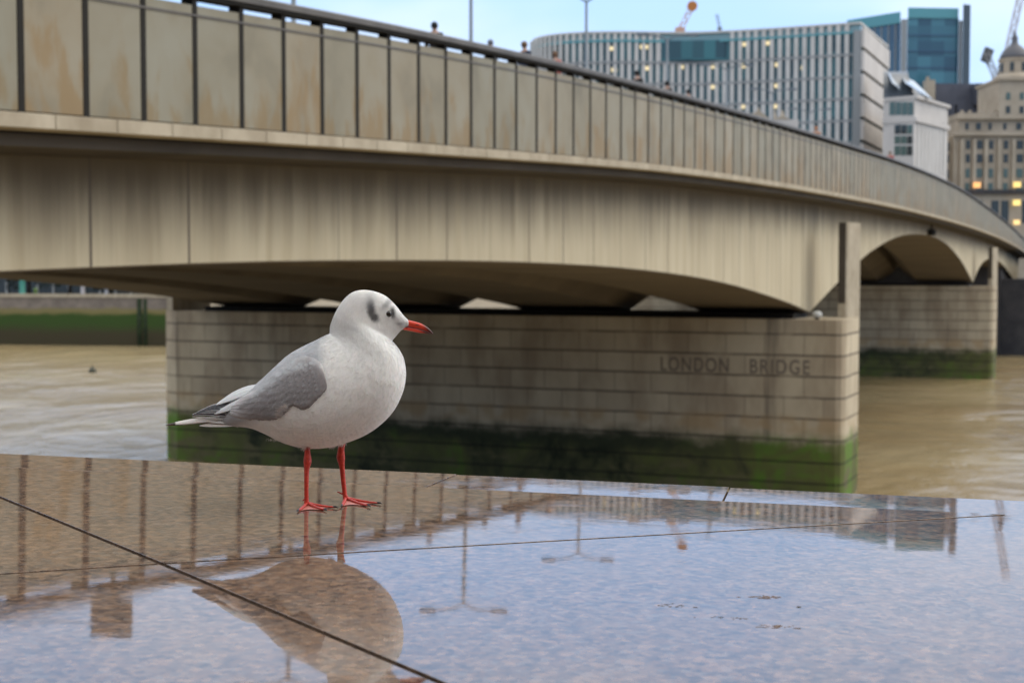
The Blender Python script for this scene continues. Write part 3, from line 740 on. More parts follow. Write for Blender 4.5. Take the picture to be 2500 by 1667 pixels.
p = at(2273, 215, 284); mb = MB(); mb.box(p.x - .9, p.x + .9, 284.2, 286.5, p.z - 4, p.z + 1.6); mb.box(p.x - .6, p.x - .1, 284.8, 285.6, p.z + 1.6, p.z + 2.3); mb.build('chimney', stone, sb_)
for px in (2325, 2338): 
    p = at(px, 272, 283); mb = MB(); mb.box(p.x - .7, p.x + .7, 282.4, 283.6, p.z - 1.4, p.z + 1.2); mb.build('dormer', slate, sb_)

# classical stone building with domed tower
Yc = 262
cb = empty('classical_building', at(2430, 661, Yc)); cb.location.z = GZ
tag(cb, 'ornate tan stone building with rows of windows and a domed turret at the right edge', 'building')
def zpx(py, Y=Yc): return at(2400, py, Y).z
def xpx(p, Y=Yc): return (p - 1250) / F_PX * Y
def blk(name, m, p0, p1, py0, py1, y0=0, y1=12, par=None):
    mb = MB(); mb.box(xpx(p0), xpx(p1), Yc + y0, Yc + y1, max(GZ, zpx(py1)), zpx(py0)); return mb.build(name, m, par or cb)
blk('wall', stone, 2322, 2680, 330, 700, 0, 16)
blk('side_wall', stone, 2300, 2321.9, 332, 700, 1.5, 16)
blk('attic', stone, 2336, 2680, 290, 329.9, .8, 15)
blk('parapet', stone, 2334, 2680, 276, 289.8, .3, 14)
blk('cornice', stone, 2316, 2690, 325, 332, -1.0, -.01)
blk('cornice', stone, 2330, 2690, 287, 291, -.2, .29)
blk('string_course', dk, 2322, 2690, 464, 474, -.8, -.01)
for p in (2345, 2364, 2390, 2408, 2425): blk('urn', stone, p - 3, p + 3, 269, 275.9, .6, 1.2)
cols = [2357, 2385, 2413, 2449, 2483, 2517, 2550, 2585, 2620]
for j, p in enumerate(cols):
    for py, h, w_ in ((308, 8, 4), (354, 10, 5), (387, 10, 5), (423, 11, 5), (457, 10, 5.5)):
        wd = w_ * (1.5 if p in (2385, 2483) else 1)
        blk('window', tgl if (py > 400) else dgl, p - wd, p + wd, py - h, py + h, .7 if py < 320 else -.12, .9 if py < 320 else .3)
for p in (2340, 2371, 2399, 2431, 2466, 2500, 2534, 2568):
    blk('pilaster', stone, p - 4, p + 4, 341, 463, -.7, -.01)
for p in (2312,):
    for py in (357, 386, 424): blk('window', dgl, p - 5, p + 5, py - 10, py + 10, 1.35, 1.6)
for p in (2345, 2385, 2425, 2449, 2500): blk('shopfront', dgl, p - 9, p + 9, 490, 545, -.12, .3)
for px_, py_, r_, c_ in ((2385, 452, 8, (1, .36, .05)), (2483, 451, 8, (1, .65, .12)), (2482, 495, 8, (1, .7, .14)), (2482, 543, 7, (1, .62, .2))):
    mb = MB(); p = at(px_, py_, Yc - 1.3); s_ = r_ * Yc / F_PX; mb.box(p.x - s_ * 1.1, p.x + s_ * 1.1, Yc - 1.4, Yc - 1.25, p.z - s_ * .8, p.z + s_ * .8); mb.build('lit_lamp', mat('lit lamp', (.8, .6, .3), .5, emit=c_, estr=.5), cb)
blk('turret_base', stone, 2430, 2556, 196, 289.8, -.1, 12)
blk('turret_cornice', stone, 2426, 2560, 191, 197, -.7, 12.6)
for p in (2452, 2485, 2520):
    for py in (235, 268): blk('window', tgl if py == 235 else dgl, p - 5, p + 5, py - 8, py + 9, -.22, .2)
cx = xpx(2494); cy = Yc + 6; k = Yc / F_PX
mb = MB(); mb.lathe((cx, cy, zpx(195)), [(60 * k, 0), (50 * k, 6 * k), (50 * k, 14 * k), (40 * k, 22 * k), (36 * k, 22 * k), (36 * k, 54 * k), (39 * k, 56 * k), (39 * k, 60 * k), (35 * k, 61 * k)], 20); mb.build('turret_drum', stone, cb, False)
mb = MB(); mb.lathe((cx, cy, zpx(195) + 61 * k), [(36 * k, 0), (34 * k, 8 * k), (28 * k, 19 * k), (18 * k, 29 * k), (9 * k, 36 * k), (7 * k, 46 * k), (8 * k, 50 * k), (4 * k, 60 * k), (1 * k, 72 * k)], 24); mb.build('dome', mat('lead dome', (.10, .10, .11), .6), cb, True)
for j in range(8):
    a = j * math.pi / 4 + .3; px2, py2 = cx + 36.4 * k * math.cos(a), cy + 36.4 * k * math.sin(a)
    mb = MB(); mb.obox((px2, py2, zpx(195) + 38 * k), (-math.sin(a) * .35, math.cos(a) * .35, 0), (math.cos(a) * .08, math.sin(a) * .08, 0), (0, 0, .8)); mb.build('window', dgl, cb)

# low stone gables over the rail in front of the offices
lb = empty('gabled_building', at(1890, 661, 225)); lb.location.z = GZ
tag(lb, 'low grey stone building with small roof ornaments just over the bridge rail', 'building')
mb = MB(); mb.box(xpx(1815, 225), xpx(1945, 225), 225, 237, GZ, at(1890, 292, 225).z); mb.build('wall', stone2, lb)
a, b, c = at(1815, 292, 224.8), at(1880, 270, 224.8), at(1945, 300, 224.8)
for t_, (pa, pb, pc, py) in enumerate(((1820, 1848, 1876, 268), (1884, 1905, 1926, 282))):
    z0 = at(1890, 292, 225).z; mb = MB(); v = [(xpx(pa, 225), 224.9, z0), (xpx(pc, 225), 224.9, z0), (xpx(pb, 225), 224.9, at(pb, py, 225).z)]
    mb.sweep([v, [(x, y + 6, z) for x, y, z in v]]); mb.build('gable', stone, lb)
for p, py in ((1852, 262), (1890, 268), (1910, 278)):
    q = at(p, py, 226); mb = MB(); mb.lathe((q.x, 226, at(1890, 292, 225).z), [(.4, 0), (.3, .8), (.12, 1.2), (.25, 1.5), (.05, q.z - at(1890, 292, 225).z)], 8); mb.build('finial', stone, lb)

# cream hall on the quay, glimpsed under the bridge
hl = empty('quay_hall', (-10, 165, 0)); tag(hl, 'cream stone riverside hall glimpsed through the gaps on top of the near pier', 'building')
cream = m_plain_noise('cream rendered stone', (.60, .50, .36), (.72, .62, .47), .4, .8)
X0, X1 = at(446, 700, 167).x, at(1640, 700, 161).x
def hy(x): return 162 - .16 * x - .9
mb = MB(); mb.prism([(X0, hy(X0)), (X1, hy(X1)), (X1, hy(X1) + 14), (X0, hy(X0) + 14)], -2, 19); mb.build('wall', cream, hl)
n = 34
for i in range(n):
    x = X0 + (X1 - X0) * (i + .5) / n; mb = MB()
    arc = [(x - .55, 2.0)] + [(x - .55 * math.cos(a), 3.1 + .55 * math.sin(a)) for a in [math.pi * j / 8 for j in range(9)]] + [(x + .55, 2.0)]
    mb.sweep([[(p, hy(x) - .13 + d, z) for p, z in arc] for d in (0, .3)]); mb.build('arched_opening', dgl, hl)

# cranes
def crane(name_lab, base, knee, tip, col, r_=.5):
    c_ = empty('tower_crane', base); tag(c_, name_lab, 'crane')
    mm = mat('crane paint', col, .6)
    def lattice(p, q, r__, nm):
        p, q = Vector(p), Vector(q); mb = MB(); d = (q - p).normalized(); s = d.cross(Vector((0, 1, 0))).normalized() * r__; t = Vector((0, 1, 0)) * r__
        for a, b in ((1, 1), (1, -1), (-1, 1), (-1, -1)): mb.beam(p + s * a + t * b, q + s * a + t * b, r__ * .16)
        n = max(4, int((q - p).length / (r__ * 2.6)))
        for i in range(n):
            a = p.lerp(q, i / n); b = p.lerp(q, (i + 1) / n); sg_ = 1 if i % 2 else -1
            mb.beam(a + s * sg_ - t, b - s * sg_ - t, r__ * .12); mb.beam(a + s * sg_ + t, b - s * sg_ + t, r__ * .12)
        return mb.build(nm, mm, c_)
    lattice(base, knee, r_, 'mast'); lattice(knee, tip, r_ * .8, 'jib')
    mb = MB(); k_ = Vector(knee); mb.box(k_.x - r_ * 1.6, k_.x + r_ * 1.6, k_.y - r_ * 1.5, k_.y + r_ * 1.5, k_.z - r_ * 1.2, k_.z + r_ * .9); mb.build('cab', mm, c_)
    return c_, mm
p = at(1660, 75, 330); c_, mm = crane('orange jib crane with a round sheave head above the office roof', (p.x, 330, GZ), p, at(1684, 28, 330), (.62, .36, .26), .65)
q = at(1690, 16, 330); mb = MB(); mb.tube([(q.x, q.y - .4, q.z), (q.x, q.y + .4, q.z)], 1.15, 14); mb.build('sheave_head', mat('orange', (.5, .18, .04), .6), c_)
p = at(1757, 70, 330); crane('tiny grey crane tip above the recessed bay of the offices', (p.x, 330, GZ), p, at(1750, 36, 330), (.25, .27, .3), .3)
p = at(2436, 200, 330); c_, mm = crane('short grey crane jib leaning left beside the domed turret', (p.x, 330, GZ), p, at(2406, 128, 330), (.36, .34, .33), .7)
mb = MB(); q = at(2410, 136, 330); mb.obox(q, (.9, 0, -.4), (0, .6, 0), (.5, 0, 1.5)); mb.build('counterweight', mat('dark grey steel', (.08, .08, .08), .6), c_)
p = at(2447, 185, 340); crane('tall pale crane jib rising out of the top right corner', (p.x, 340, GZ), p, at(2500, -45, 340), (.52, .47, .48), .75)

# ------------------------------------------------------------------ trees and bits under the left end of the bridge
leafm = m_plain_noise('dark foliage', (.006, .012, .008), (.02, .035, .02), .6, .8)
bark = mat('bark', (.03, .025, .02), .9)
tl = ['leftmost dark tree seen under the bridge behind the river wall', 'second dark tree from the left under the bridge', 'third dark tree from the left under the bridge', 'dark tree just left of the mooring dolphin under the bridge', 'dark tree partly behind the near bridge pier']
for i, px_ in enumerate((-40, 70, 170, 270, 360)):
    b = at(px_, 700, 180 + (i % 2) * 4); tr = empty('tree', (b.x, b.y, GZ)); tag(tr, tl[i], 'tree', 'dark trees on the far bank')
    mb = MB(); mb.tube([(b.x, b.y, GZ), (b.x + .1, b.y, GZ + 2), (b.x + .4, b.y, GZ + 5)], [.3, .22, .1], 8); mb.tube([(b.x, b.y, GZ + 1.6), (b.x - 1.2, b.y, GZ + 4)], [.14, .06], 6); mb.build('trunk', bark, tr, True)
    mb = MB(); rnd = random.Random(i)
    cl = [(b.x + rnd.uniform(-3.2, 3.2), b.y + rnd.uniform(-2, 2), GZ + rnd.uniform(1.4, 8), rnd.uniform(.9, 1.7)) for _ in range(26)]
    for _ in range(2600):
        c = rnd.choice(cl); d = Vector((rnd.gauss(0, 1), rnd.gauss(0, 1), rnd.gauss(0, 1))).normalized() * c[3] * rnd.uniform(.5, 1)
        o_ = Vector(c[:3]) + d; 
        if o_.z < GZ + .7: continue
        u = Vector((rnd.gauss(0, 1), rnd.gauss(0, 1), rnd.gauss(0, 1))).normalized() * .22; v = u.cross(Vector((rnd.gauss(0, 1), rnd.gauss(0, 1), rnd.gauss(0, 1)))).normalized() * .16
        k0 = len(mb.v); mb.v += [tuple(o_ - u), tuple(o_ + v), tuple(o_ + u), tuple(o_ - v)]; mb.f.append((k0, k0 + 1, k0 + 2, k0 + 3))
    mb.build('crown', leafm, tr)
eb = empty('embankment_building', (at(150, 700, 205).x, 205, GZ)); tag(eb, 'dark glazed building in shade behind the trees under the left end of the bridge', 'building')
mb = MB(); mb.box(at(-300, 700, 205).x, at(420, 700, 205).x, 205, 220, GZ, 17); mb.build('wall', mat('dark curtain wall', (.03, .04, .045), .3), eb)
for i in range(12):
    x = at(-60 + i * 38, 690, 204.9).x; mb = MB(); mb.box(x - .12, x + .12, 204.7, 204.99, GZ, 16.5); mb.build('mullion', bandm, eb)
p = at(54, 680, 174.2); gp = empty('green_post', (p.x, 174.2, GZ + .5)); tag(gp, 'teal green cylindrical post on the far river wall at left', 'post')
mb = MB(); mb.lathe((p.x, 174.2, 5.1), [(.42, 0), (.42, .25), (.36, .3), (.34, 3.2), (.4, 3.3), (.2, 3.6)], 14); mb.build('shaft', mat('teal paint', (.04, .22, .17), .5), gp, True)
mb = MB(); mb.lathe((p.x, 174.2, 8.7), [(.2, 0), (.25, .1), (.05, .4)], 12); mb.build('finial', mat('teal paint', (.04, .22, .17), .5), gp, True)
for px_, c_, lab, h_ in ((87, (.12, .2, .05), 'short yellow green bollard on the far river wall', 1.0), (202, (.45, .42, .42), 'pale grey post on the far river wall left of the pier', 2.8), (260, (.4, .4, .42), 'short pale bollard on the far river wall', 1.3)):
    p = at(px_, 716, 173.9); t_ = empty('bollard', (p.x, 173.9, 5.1)); tag(t_, lab, 'bollard')
    mb = MB(); mb.lathe((p.x, 173.9, 5.1), [(.32, 0), (.3, .2), (.24, .3), (.22, h_ * .8), (.3, h_ * .85), (.26, h_), (.1, h_ + .1)], 12); mb.build('post_body', mat('bollard paint', c_, .5), t_, True)
# small red car on the far quay
p = at(378, 712, 176.5); rc = empty('parked_car', (p.x, 176.5, GZ)); tag(rc, 'red car roof just showing over the far wall at the left edge of the pier', 'car')
redm = mat('red car paint', (.45, .05, .03), .3)
mb = MB(); pr_ = [(-1.9, .35), (-1.95, .8), (-1.2, .95), (-.7, 1.4), (.7, 1.42), (1.3, .95), (1.95, .8), (1.95, .35)]
mb.sweep([[(p.x + x, 176.5 + d, GZ + .25 + z) for x, z in pr_] for d in (-.8, -.6, .6, .8)]); mb.build('body', redm, rc)
mb = MB(); mb.box(p.x - .65, p.x + .65, 175.68, 175.69, GZ + 1.25, GZ + 1.58); mb.build('window', dgl, rc)
for dx in (-1.2, 1.2):
    for dy in (-.8, .62):
        mb = MB(); mb.tube([(p.x + dx, 176.5 + dy, GZ + .33), (p.x + dx, 176.5 + dy + .18, GZ + .33)], .32, 14); mb.build('wheel', M['post'], rc)
# drifting buoy
p = at(226, 909, 84); bu = empty('mooring_buoy', (p.x, 95, 0))
bp = at(226, 909, F_PX * (CAM_Z - WZ) / (909 - 661)); bu.location = (bp.x, bp.y, WZ); tag(bu, 'small dark round buoy floating alone on the river at left', 'buoy')
mb = MB(); mb.lathe((bp.x, bp.y, WZ - .2), [(.1, 0), (.32, .12), (.36, .3), (.26, .5), (.1, .58), (.05, .75)], 16); mb.build('float', mat('dark buoy', (.03, .035, .02), .6), bu, True)
mb = MB(); mb.tube([(bp.x, bp.y, WZ + .5), (bp.x, bp.y, WZ + .75)], .03, 8); mb.build('eye', M['post'], bu)

# ------------------------------------------------------------------ granite parapet
for o in [o for o in bpy.data.objects if o.parent is None and o.type in ('MESH', 'EMPTY')]:  # enlarge everything built so far about the origin below the camera; people only moved
    o.location = o.location * TOWN_SCALE
    if not o.name.startswith('person'): o.scale = o.scale * TOWN_SCALE
CAM_Z *= TOWN_SCALE
PN = Vector((0.01294492, 0.00308561, 0.99991145)); PH = .285
def gz(x, y): return CAM_Z + (-PH - PN.x * x - PN.y * y) / PN.z
def crease(x): return 1.870 - .2273 * x
gl = empty('granite_parapet', (0, 1.4, 10.35)); tag(gl, 'wet polished pinkish grey granite parapet top the gull stands on', 'parapet')
def inset(poly, ds):
    a = sum(poly[i][0] * poly[(i + 1) % len(poly)][1] - poly[(i + 1) % len(poly)][0] * poly[i][1] for i in range(len(poly)))
    if a < 0: poly = poly[::-1]; ds = ds[::-1]; ds = ds[1:] + ds[:1]
    n = len(poly); ln = []
    for i in range(n):
        (x0, y0), (x1, y1) = poly[i], poly[(i + 1) % n]; dx, dy = x1 - x0, y1 - y0; l_ = math.hypot(dx, dy)
        nx, ny = -dy / l_, dx / l_; ln.append((nx, ny, nx * x0 + ny * y0 + ds[i]))
    out = []
    for i in range(n):
        a1, b1, c1 = ln[i - 1]; a2, b2, c2 = ln[i]; det = a1 * b2 - a2 * b1
        out.append(((c1 * b2 - c2 * b1) / det, (a1 * c2 - a2 * c1) / det))
    return out
def slab(name, poly, ds, dz=0, zf=None, ch=.00025, th=.05):
    zf = zf or gz
    p0 = inset(poly, ds); p1 = inset(p0, [ch] * len(p0))
    mb = MB()
    mb.sweep([[(x, y, zf(x, y) + dz - th) for x, y in p0], [(x, y, zf(x, y) + dz - ch) for x, y in p0], [(x, y, zf(x, y) + dz) for x, y in p1]])
    return mb.build(name, M['granite'], gl)
O_ = (-.342, 1.375); Jc = (-.871, 2.068); K_ = (.610, 1.7313); J0 = (.31, .498)
slab('granite_slab', [Jc, O_, K_], [.0032, .0030, .0002])
slab('granite_slab', [O_, J0, (3, -.113), (3, 1.1881), K_], [.0032, .002, .002, .0002, .0030])
slab('granite_slab', [O_, Jc, (-3, 2.5519), (-3, 1.25), (-1.47, .903)], [.0032, .0002, .002, .002, .0030])
slab('granite_slab', [O_, (-1.47, .903), J0], [.0030, .002, .0032])
# outer strip of edging stones, tipped up very slightly away from the slabs
ang = math.atan(-.2273); en = Vector((-math.sin(ang), math.cos(ang), 0))
def zstrip(x, y):
    d = (y - crease(x)) * math.cos(ang); return gz(x, y) + .0003 + d * math.tan(R(.62))
def ept(x, wd): 
    c = Vector((x, crease(x), 0)); return (c + en * wd)
def strip(xa, xb, wd, dz, ska=0, skb=0):
    a = ept(xa, .0003); b = ept(xb, .0003); c = ept(xb + skb, wd); d = ept(xa + ska, wd)
    slab('edging_stone', [(a.x, a.y), (b.x, b.y), (c.x, c.y), (d.x, d.y)], [0, .0011, 0, .0011], dz, zstrip)
strip(-3.2, -1.35, .121, 0); strip(-1.35, -.115, .121, 0, 0, .010); strip(-.115, .27, .1195, -.0006, .010, 0); strip(.27, 1.5, .118, -.0014); strip(1.5, 3.2, .118, -.001)
mb = MB(); a = ept(-3.4, .09); b = ept(3.3, .09)
mb.prism([(-3.0, 1.27), (.3, .515), (2.99, -.10), (b.x, b.y), (a.x, a.y)], lambda x, y: gz(x, y) - .06, lambda x, y: gz(x, y) - .0016); mb.build('mortar_bed', M['mortar'], gl)
mb = MB(); a = ept(-14, .06); b = ept(14, .06)
mb.prism([(a.x, a.y), (a.x, a.y - 1.2), (b.x, b.y - 1.2), (b.x, b.y)], -3, lambda x, y: gz(x, y) - .062); mb.build('wall_core', stone, gl)
# grit and scraps lying on the wet stone
for i, (px_, py_, n_, lab) in enumerate([(1640, 1478, 6, 'small dark grit clump on the wet stone at the left of the scraps'), (1860, 1457, 9, 'long thin brown leaf scrap on the wet granite'), (1785, 1507, 5, 'dark grit speck on the granite below the leaf scrap'), (1900, 1528, 6, 'lowest brown scrap on the granite'), (418, 1372, 7, 'brown leaf scrap in the corner where the joints cross'), (1950, 1480, 2, 'single tiny dark crumb right of the leaf scrap')]):
    g0 = Vector(at(px_, py_, 1.0)) - cam.location; t_ = -PH / g0.dot(PN); c = g0 * t_ + cam.location
    mb = MB(); rn = random.Random(i)
    for k in range(n_ * 3):
        dx = rn.gauss(0, .0085 if n_ > 2 else .001); dy = rn.gauss(0, .003); rr = rn.uniform(.0003, .0007); x, y = c.x + dx, c.y + dy; z = gz(x, y)
        L_ = rn.uniform(1, 7 if i in (1, 3, 4) else 3)
        mb.prism([(x - rr * L_, y), (x - rr * .3, y - rr), (x + rr * L_, y + rr * .1), (x, y + rr)], z + .0001, z + rr * .5)
    e_ = mb.build('debris_scrap', mat('wet leaf brown', (.17, .11, .075) if i in (1, 3, 4) else (.08, .075, .07), .6)); tag(e_, lab, 'scrap', 'scraps on the wet granite')

# ------------------------------------------------------------------ the gull
GY = 1.742
def G(cx, cy, Y=GY): return at(380 + cx / 2.613, 680 + cy / 2.613, Y)
UM = GY / F_PX / 2.613          # metres per drawing unit
gull = empty('gull', (G(1080, 1440).x, GY, gz(-.21, GY))); tag(gull, 'white and grey gull with red bill and legs standing on the wet granite', 'bird')
RG = [((415, 838), (402, 925), 22, 0), ((470, 790), (450, 938), 62, 0), ((540, 742), (520, 944), 115, 0), ((612, 695), (610, 956), 165, .05), ((690, 628), (700, 993), 205, .05), ((760, 562), (800, 1043), 232, .08), ((850, 484), (920, 1077), 256, .10), ((940, 432), (1060, 1083), 268, .12), ((1010, 399), (1210, 1050), 270, .15), ((1060, 374), (1370, 980), 264, .2), ((1094, 358), (1500, 868), 250, .3), ((1109, 349), (1572, 740), 230, .38), ((1112, 328), (1597, 622), 204, .42), ((1116, 298), (1586, 522), 180, .42), ((1126, 266), (1557, 458), 156, .34), ((1142, 227), (1522, 412), 134, .2), ((1166, 182), (1510, 397), 117, .05), ((1202, 132), (1530, 371), 106, 0), ((1254, 89), (1550, 348), 99, 0), ((1322, 73), (1567, 331), 92, 0), ((1402, 84), (1579, 323), 83, 0), ((1472, 115), (1588, 318), 72, 0), ((1532, 172), (1596, 312), 56, 0), ((1580, 234), (1605, 306), 38, 0), ((1610, 264), (1613, 302), 24, 0), ((1618, 270), (1618, 298), 10, 0)]
def smoothrings(k):
    out = []
    for j in range((len(RG) - 1) * k + 1):
        t = j / k; ch = []
        for get in (lambda r: r[0][0], lambda r: r[0][1], lambda r: r[1][0], lambda r: r[1][1], lambda r: r[2], lambda r: r[3]):
            ch.append(cr_interp([(i, get(r)) for i, r in enumerate(RG)], t))
        out.append(ch)
    return out
RR = smoothrings(5)
NS = 72
def ringpt(r, th):
    dx, dz, vx, vz, w_, b_ = r
    c = math.cos(th); s = math.sin(th)
    x = (dx + vx) / 2 + (dx - vx) / 2 * c; z = (dz + vz) / 2 + (dz - vz) / 2 * c
    y = w_ * s * (1 - b_ * c)
    return x, z, y
def g3d(x, z, y): return G(x, z, GY + y * UM)
def sstep(a, b, v):
    t = max(0, min(1, (v - a) / (b - a))); return t * t * (3 - 2 * t)
def lerp3(a, b, t): return tuple(p + (q - p) * t for p, q in zip(a, b))
def blob(x, z, cx, cz, rx, rz, ang=0, soft=.5):
    c, s = math.cos(ang), math.sin(ang); u = ((x - cx) * c + (z - cz) * s) / rx; v = (-(x - cx) * s + (z - cz) * c) / rz
    d = math.hypot(u, v); return 1 - sstep(1 - soft, 1 + soft, d)
WHITE = (.83, .815, .79); GREY = (.22, .20, .207); GREYL = (.56, .57, .60); DARK = (.055, .05, .055)
def nz_(x, z, s, k=0): return noise.noise(Vector((x / s, z / s, k)))
def body_col(x, z, y):
    c = WHITE
    wob = nz_(x, z, 40) * 22 + nz_(x, z, 12, 3) * 8
    # mantle on back
    edge = 560 + (x - 700) * -.28
    m = (1 - sstep(1010, 1110, x + wob)) * (1 - sstep(640, 760, z - (1000 - x) * .55 + wob))
    if x < 1150: c = lerp3(c, (.44, .45, .485), .95 * m)
    # head marks
    e = max(blob(x + wob * .25, z, 1376, 200, 25, 58, -.12, .55), blob(x + wob * .25, z, 1396, 246, 27, 32, -.5, .55))
    c = lerp3(c, DARK, .95 * e)
    e = blob(x + wob * .6, z, 1368, 140, 34, 55, .3, .8); c = lerp3(c, (.25, .26, .28), .40 * e)
    e = blob(x, z + wob * .4, 1482, 158, 18, 46, .75, .8); c = lerp3(c, (.15, .15, .16), .6 * e)
    e = blob(x, z, 1516, 220, 15, 36, -.1, .6); c = lerp3(c, DARK, .95 * e)
    e = blob(x, z, 1560, 288, 26, 8, .1, .9); c = lerp3(c, (.2, .2, .22), .45 * e)
    e = blob(x, z + wob * .5, 1440, 330, 60, 14, .45, .9); c = lerp3(c, (.5, .49, .48), .30 * e)
    e = blob(x + wob, z, 1215, 330, 50, 50, 0, 1); c = lerp3(c, (.62, .57, .54), .35 * e)
    f = 1 + .05 * nz_(x, z, 9, 1)
    return tuple(v * f for v in c)
mb = MB(); cols = []; rows = []
for r in RR:
    row = []
    for k in range(NS):
        x, z, y = ringpt(r, 2 * math.pi * k / NS)
        # soft feather relief
        a = nz_(x, z * 1.6, 55, y / 90) * 3.2 + nz_(x, z, 18, y / 40) * 1.0
        hx = .5 + .5 * min(1, abs(r[4]) / 150)
        y2 = y * (1 + a * .004 * hx)
        row.append(g3d(x, z + (a * .4 * hx if abs(math.cos(2 * math.pi * k / NS)) < .95 else 0), y2)); cols.append(body_col(x, z, y))
    rows.append(row)
mb.sweep(rows)
# feather wisps lying on the skin, pointing tailwards
bv = BVHTree.FromPolygons([Vector(v) for v in mb.v], [f for f in mb.f])
rn = random.Random(11)
nr = len(RR)
for _ in range(34000):
    j = rn.uniform(3, nr - 4); j0 = int(j); th = rn.uniform(0, 2 * math.pi)
    if j0 > nr - 12 and rn.random() < .4: continue
    p = Vector(ringpt(RR[j0], th)); q = Vector(ringpt(RR[max(0, j0 - 2)], th)); 
    # flow: towards the tail, drifting downwards on the breast
    d = (q - p); ln = d.length
    if ln < 1e-3: d = Vector((-1, .6, 0))
    d.normalize()
    if p.x > 1100 and p.y > 330: d = (d + Vector((-.5, .9, 0))).normalized()
    d = (d + Vector((rn.gauss(0, .16), rn.gauss(0, .16), 0))).normalized()
    head = j0 > 75
    le = rn.uniform(9, 17) if head else rn.uniform(16, 34); wd = rn.uniform(.9, 1.8) if head else rn.uniform(1.6, 3.2)
    W = g3d(*p); hit = bv.find_nearest(W)
    if hit[0] is None: continue
    nrm = hit[1]; 
    ctr = g3d((RR[j0][0] + RR[j0][2]) / 2, (RR[j0][1] + RR[j0][3]) / 2, 0)
    if nrm.dot(W - ctr) < 0: nrm = -nrm
    D = (g3d(*(p + d)) - W); D = (D - nrm * D.dot(nrm)).normalized(); T = D.cross(nrm).normalized()
    B0 = hit[0] - nrm * .0001; tip = B0 + D * le * UM + nrm * UM * rn.uniform(.9, 2.2)
    midp = B0 + D * le * UM * .55 + nrm * UM * 1.6
    # keep tips from sinking into the curved skin
    b0 = len(mb.v); mb.v += [tuple(B0 - T * wd * UM * .5), tuple(B0 + T * wd * UM * .5), tuple(midp + T * wd * UM * .5), tuple(tip), tuple(midp - T * wd * UM * .5)]
    mb.f += [(b0, b0 + 1, b0 + 2, b0 + 4), (b0 + 2, b0 + 3, b0 + 4)]
    cc = body_col(p.x, p.y, p.z); f = rn.uniform(.96, 1.03); cols += [tuple(v * f for v in cc)] * 5
def m_feather(name, rough=.75, fine=True):
    t = NT(name, rough, .25)
    a = t.n('ShaderNodeAttribute', attribute_name='Col')
    n1 = t.noise(420, 3, .6, (1, 1, .45))
    c = t.mix(t.math('MULTIPLY', t.smooth(n1, .35, .7), .10), a.outputs['Color'], (.45, .42, .40))
    t.color(c)
    t.b.inputs['Sheen Weight'].default_value = .25; t.b.inputs['Sheen Roughness'].default_value = .5
    t.b.inputs['Subsurface Weight'].default_value = .12; t.b.inputs['Subsurface Scale'].default_value = .006
    t.bump(n1, .25, .0012)
    return t.m
M['feather'] = m_feather('plumage'); 
body = mb.build('body', M['feather'], gull, True, colors=cols)

def side_y(cx, cz):
    """near-side surface depth of the body at a drawing point"""
    o_ = G(cx, cz, GY - .15); d_ = (G(cx, cz, GY) - o_).normalized()
    h = bv.ray_cast(o_, d_)
    return h[0].y if h[0] is not None else None
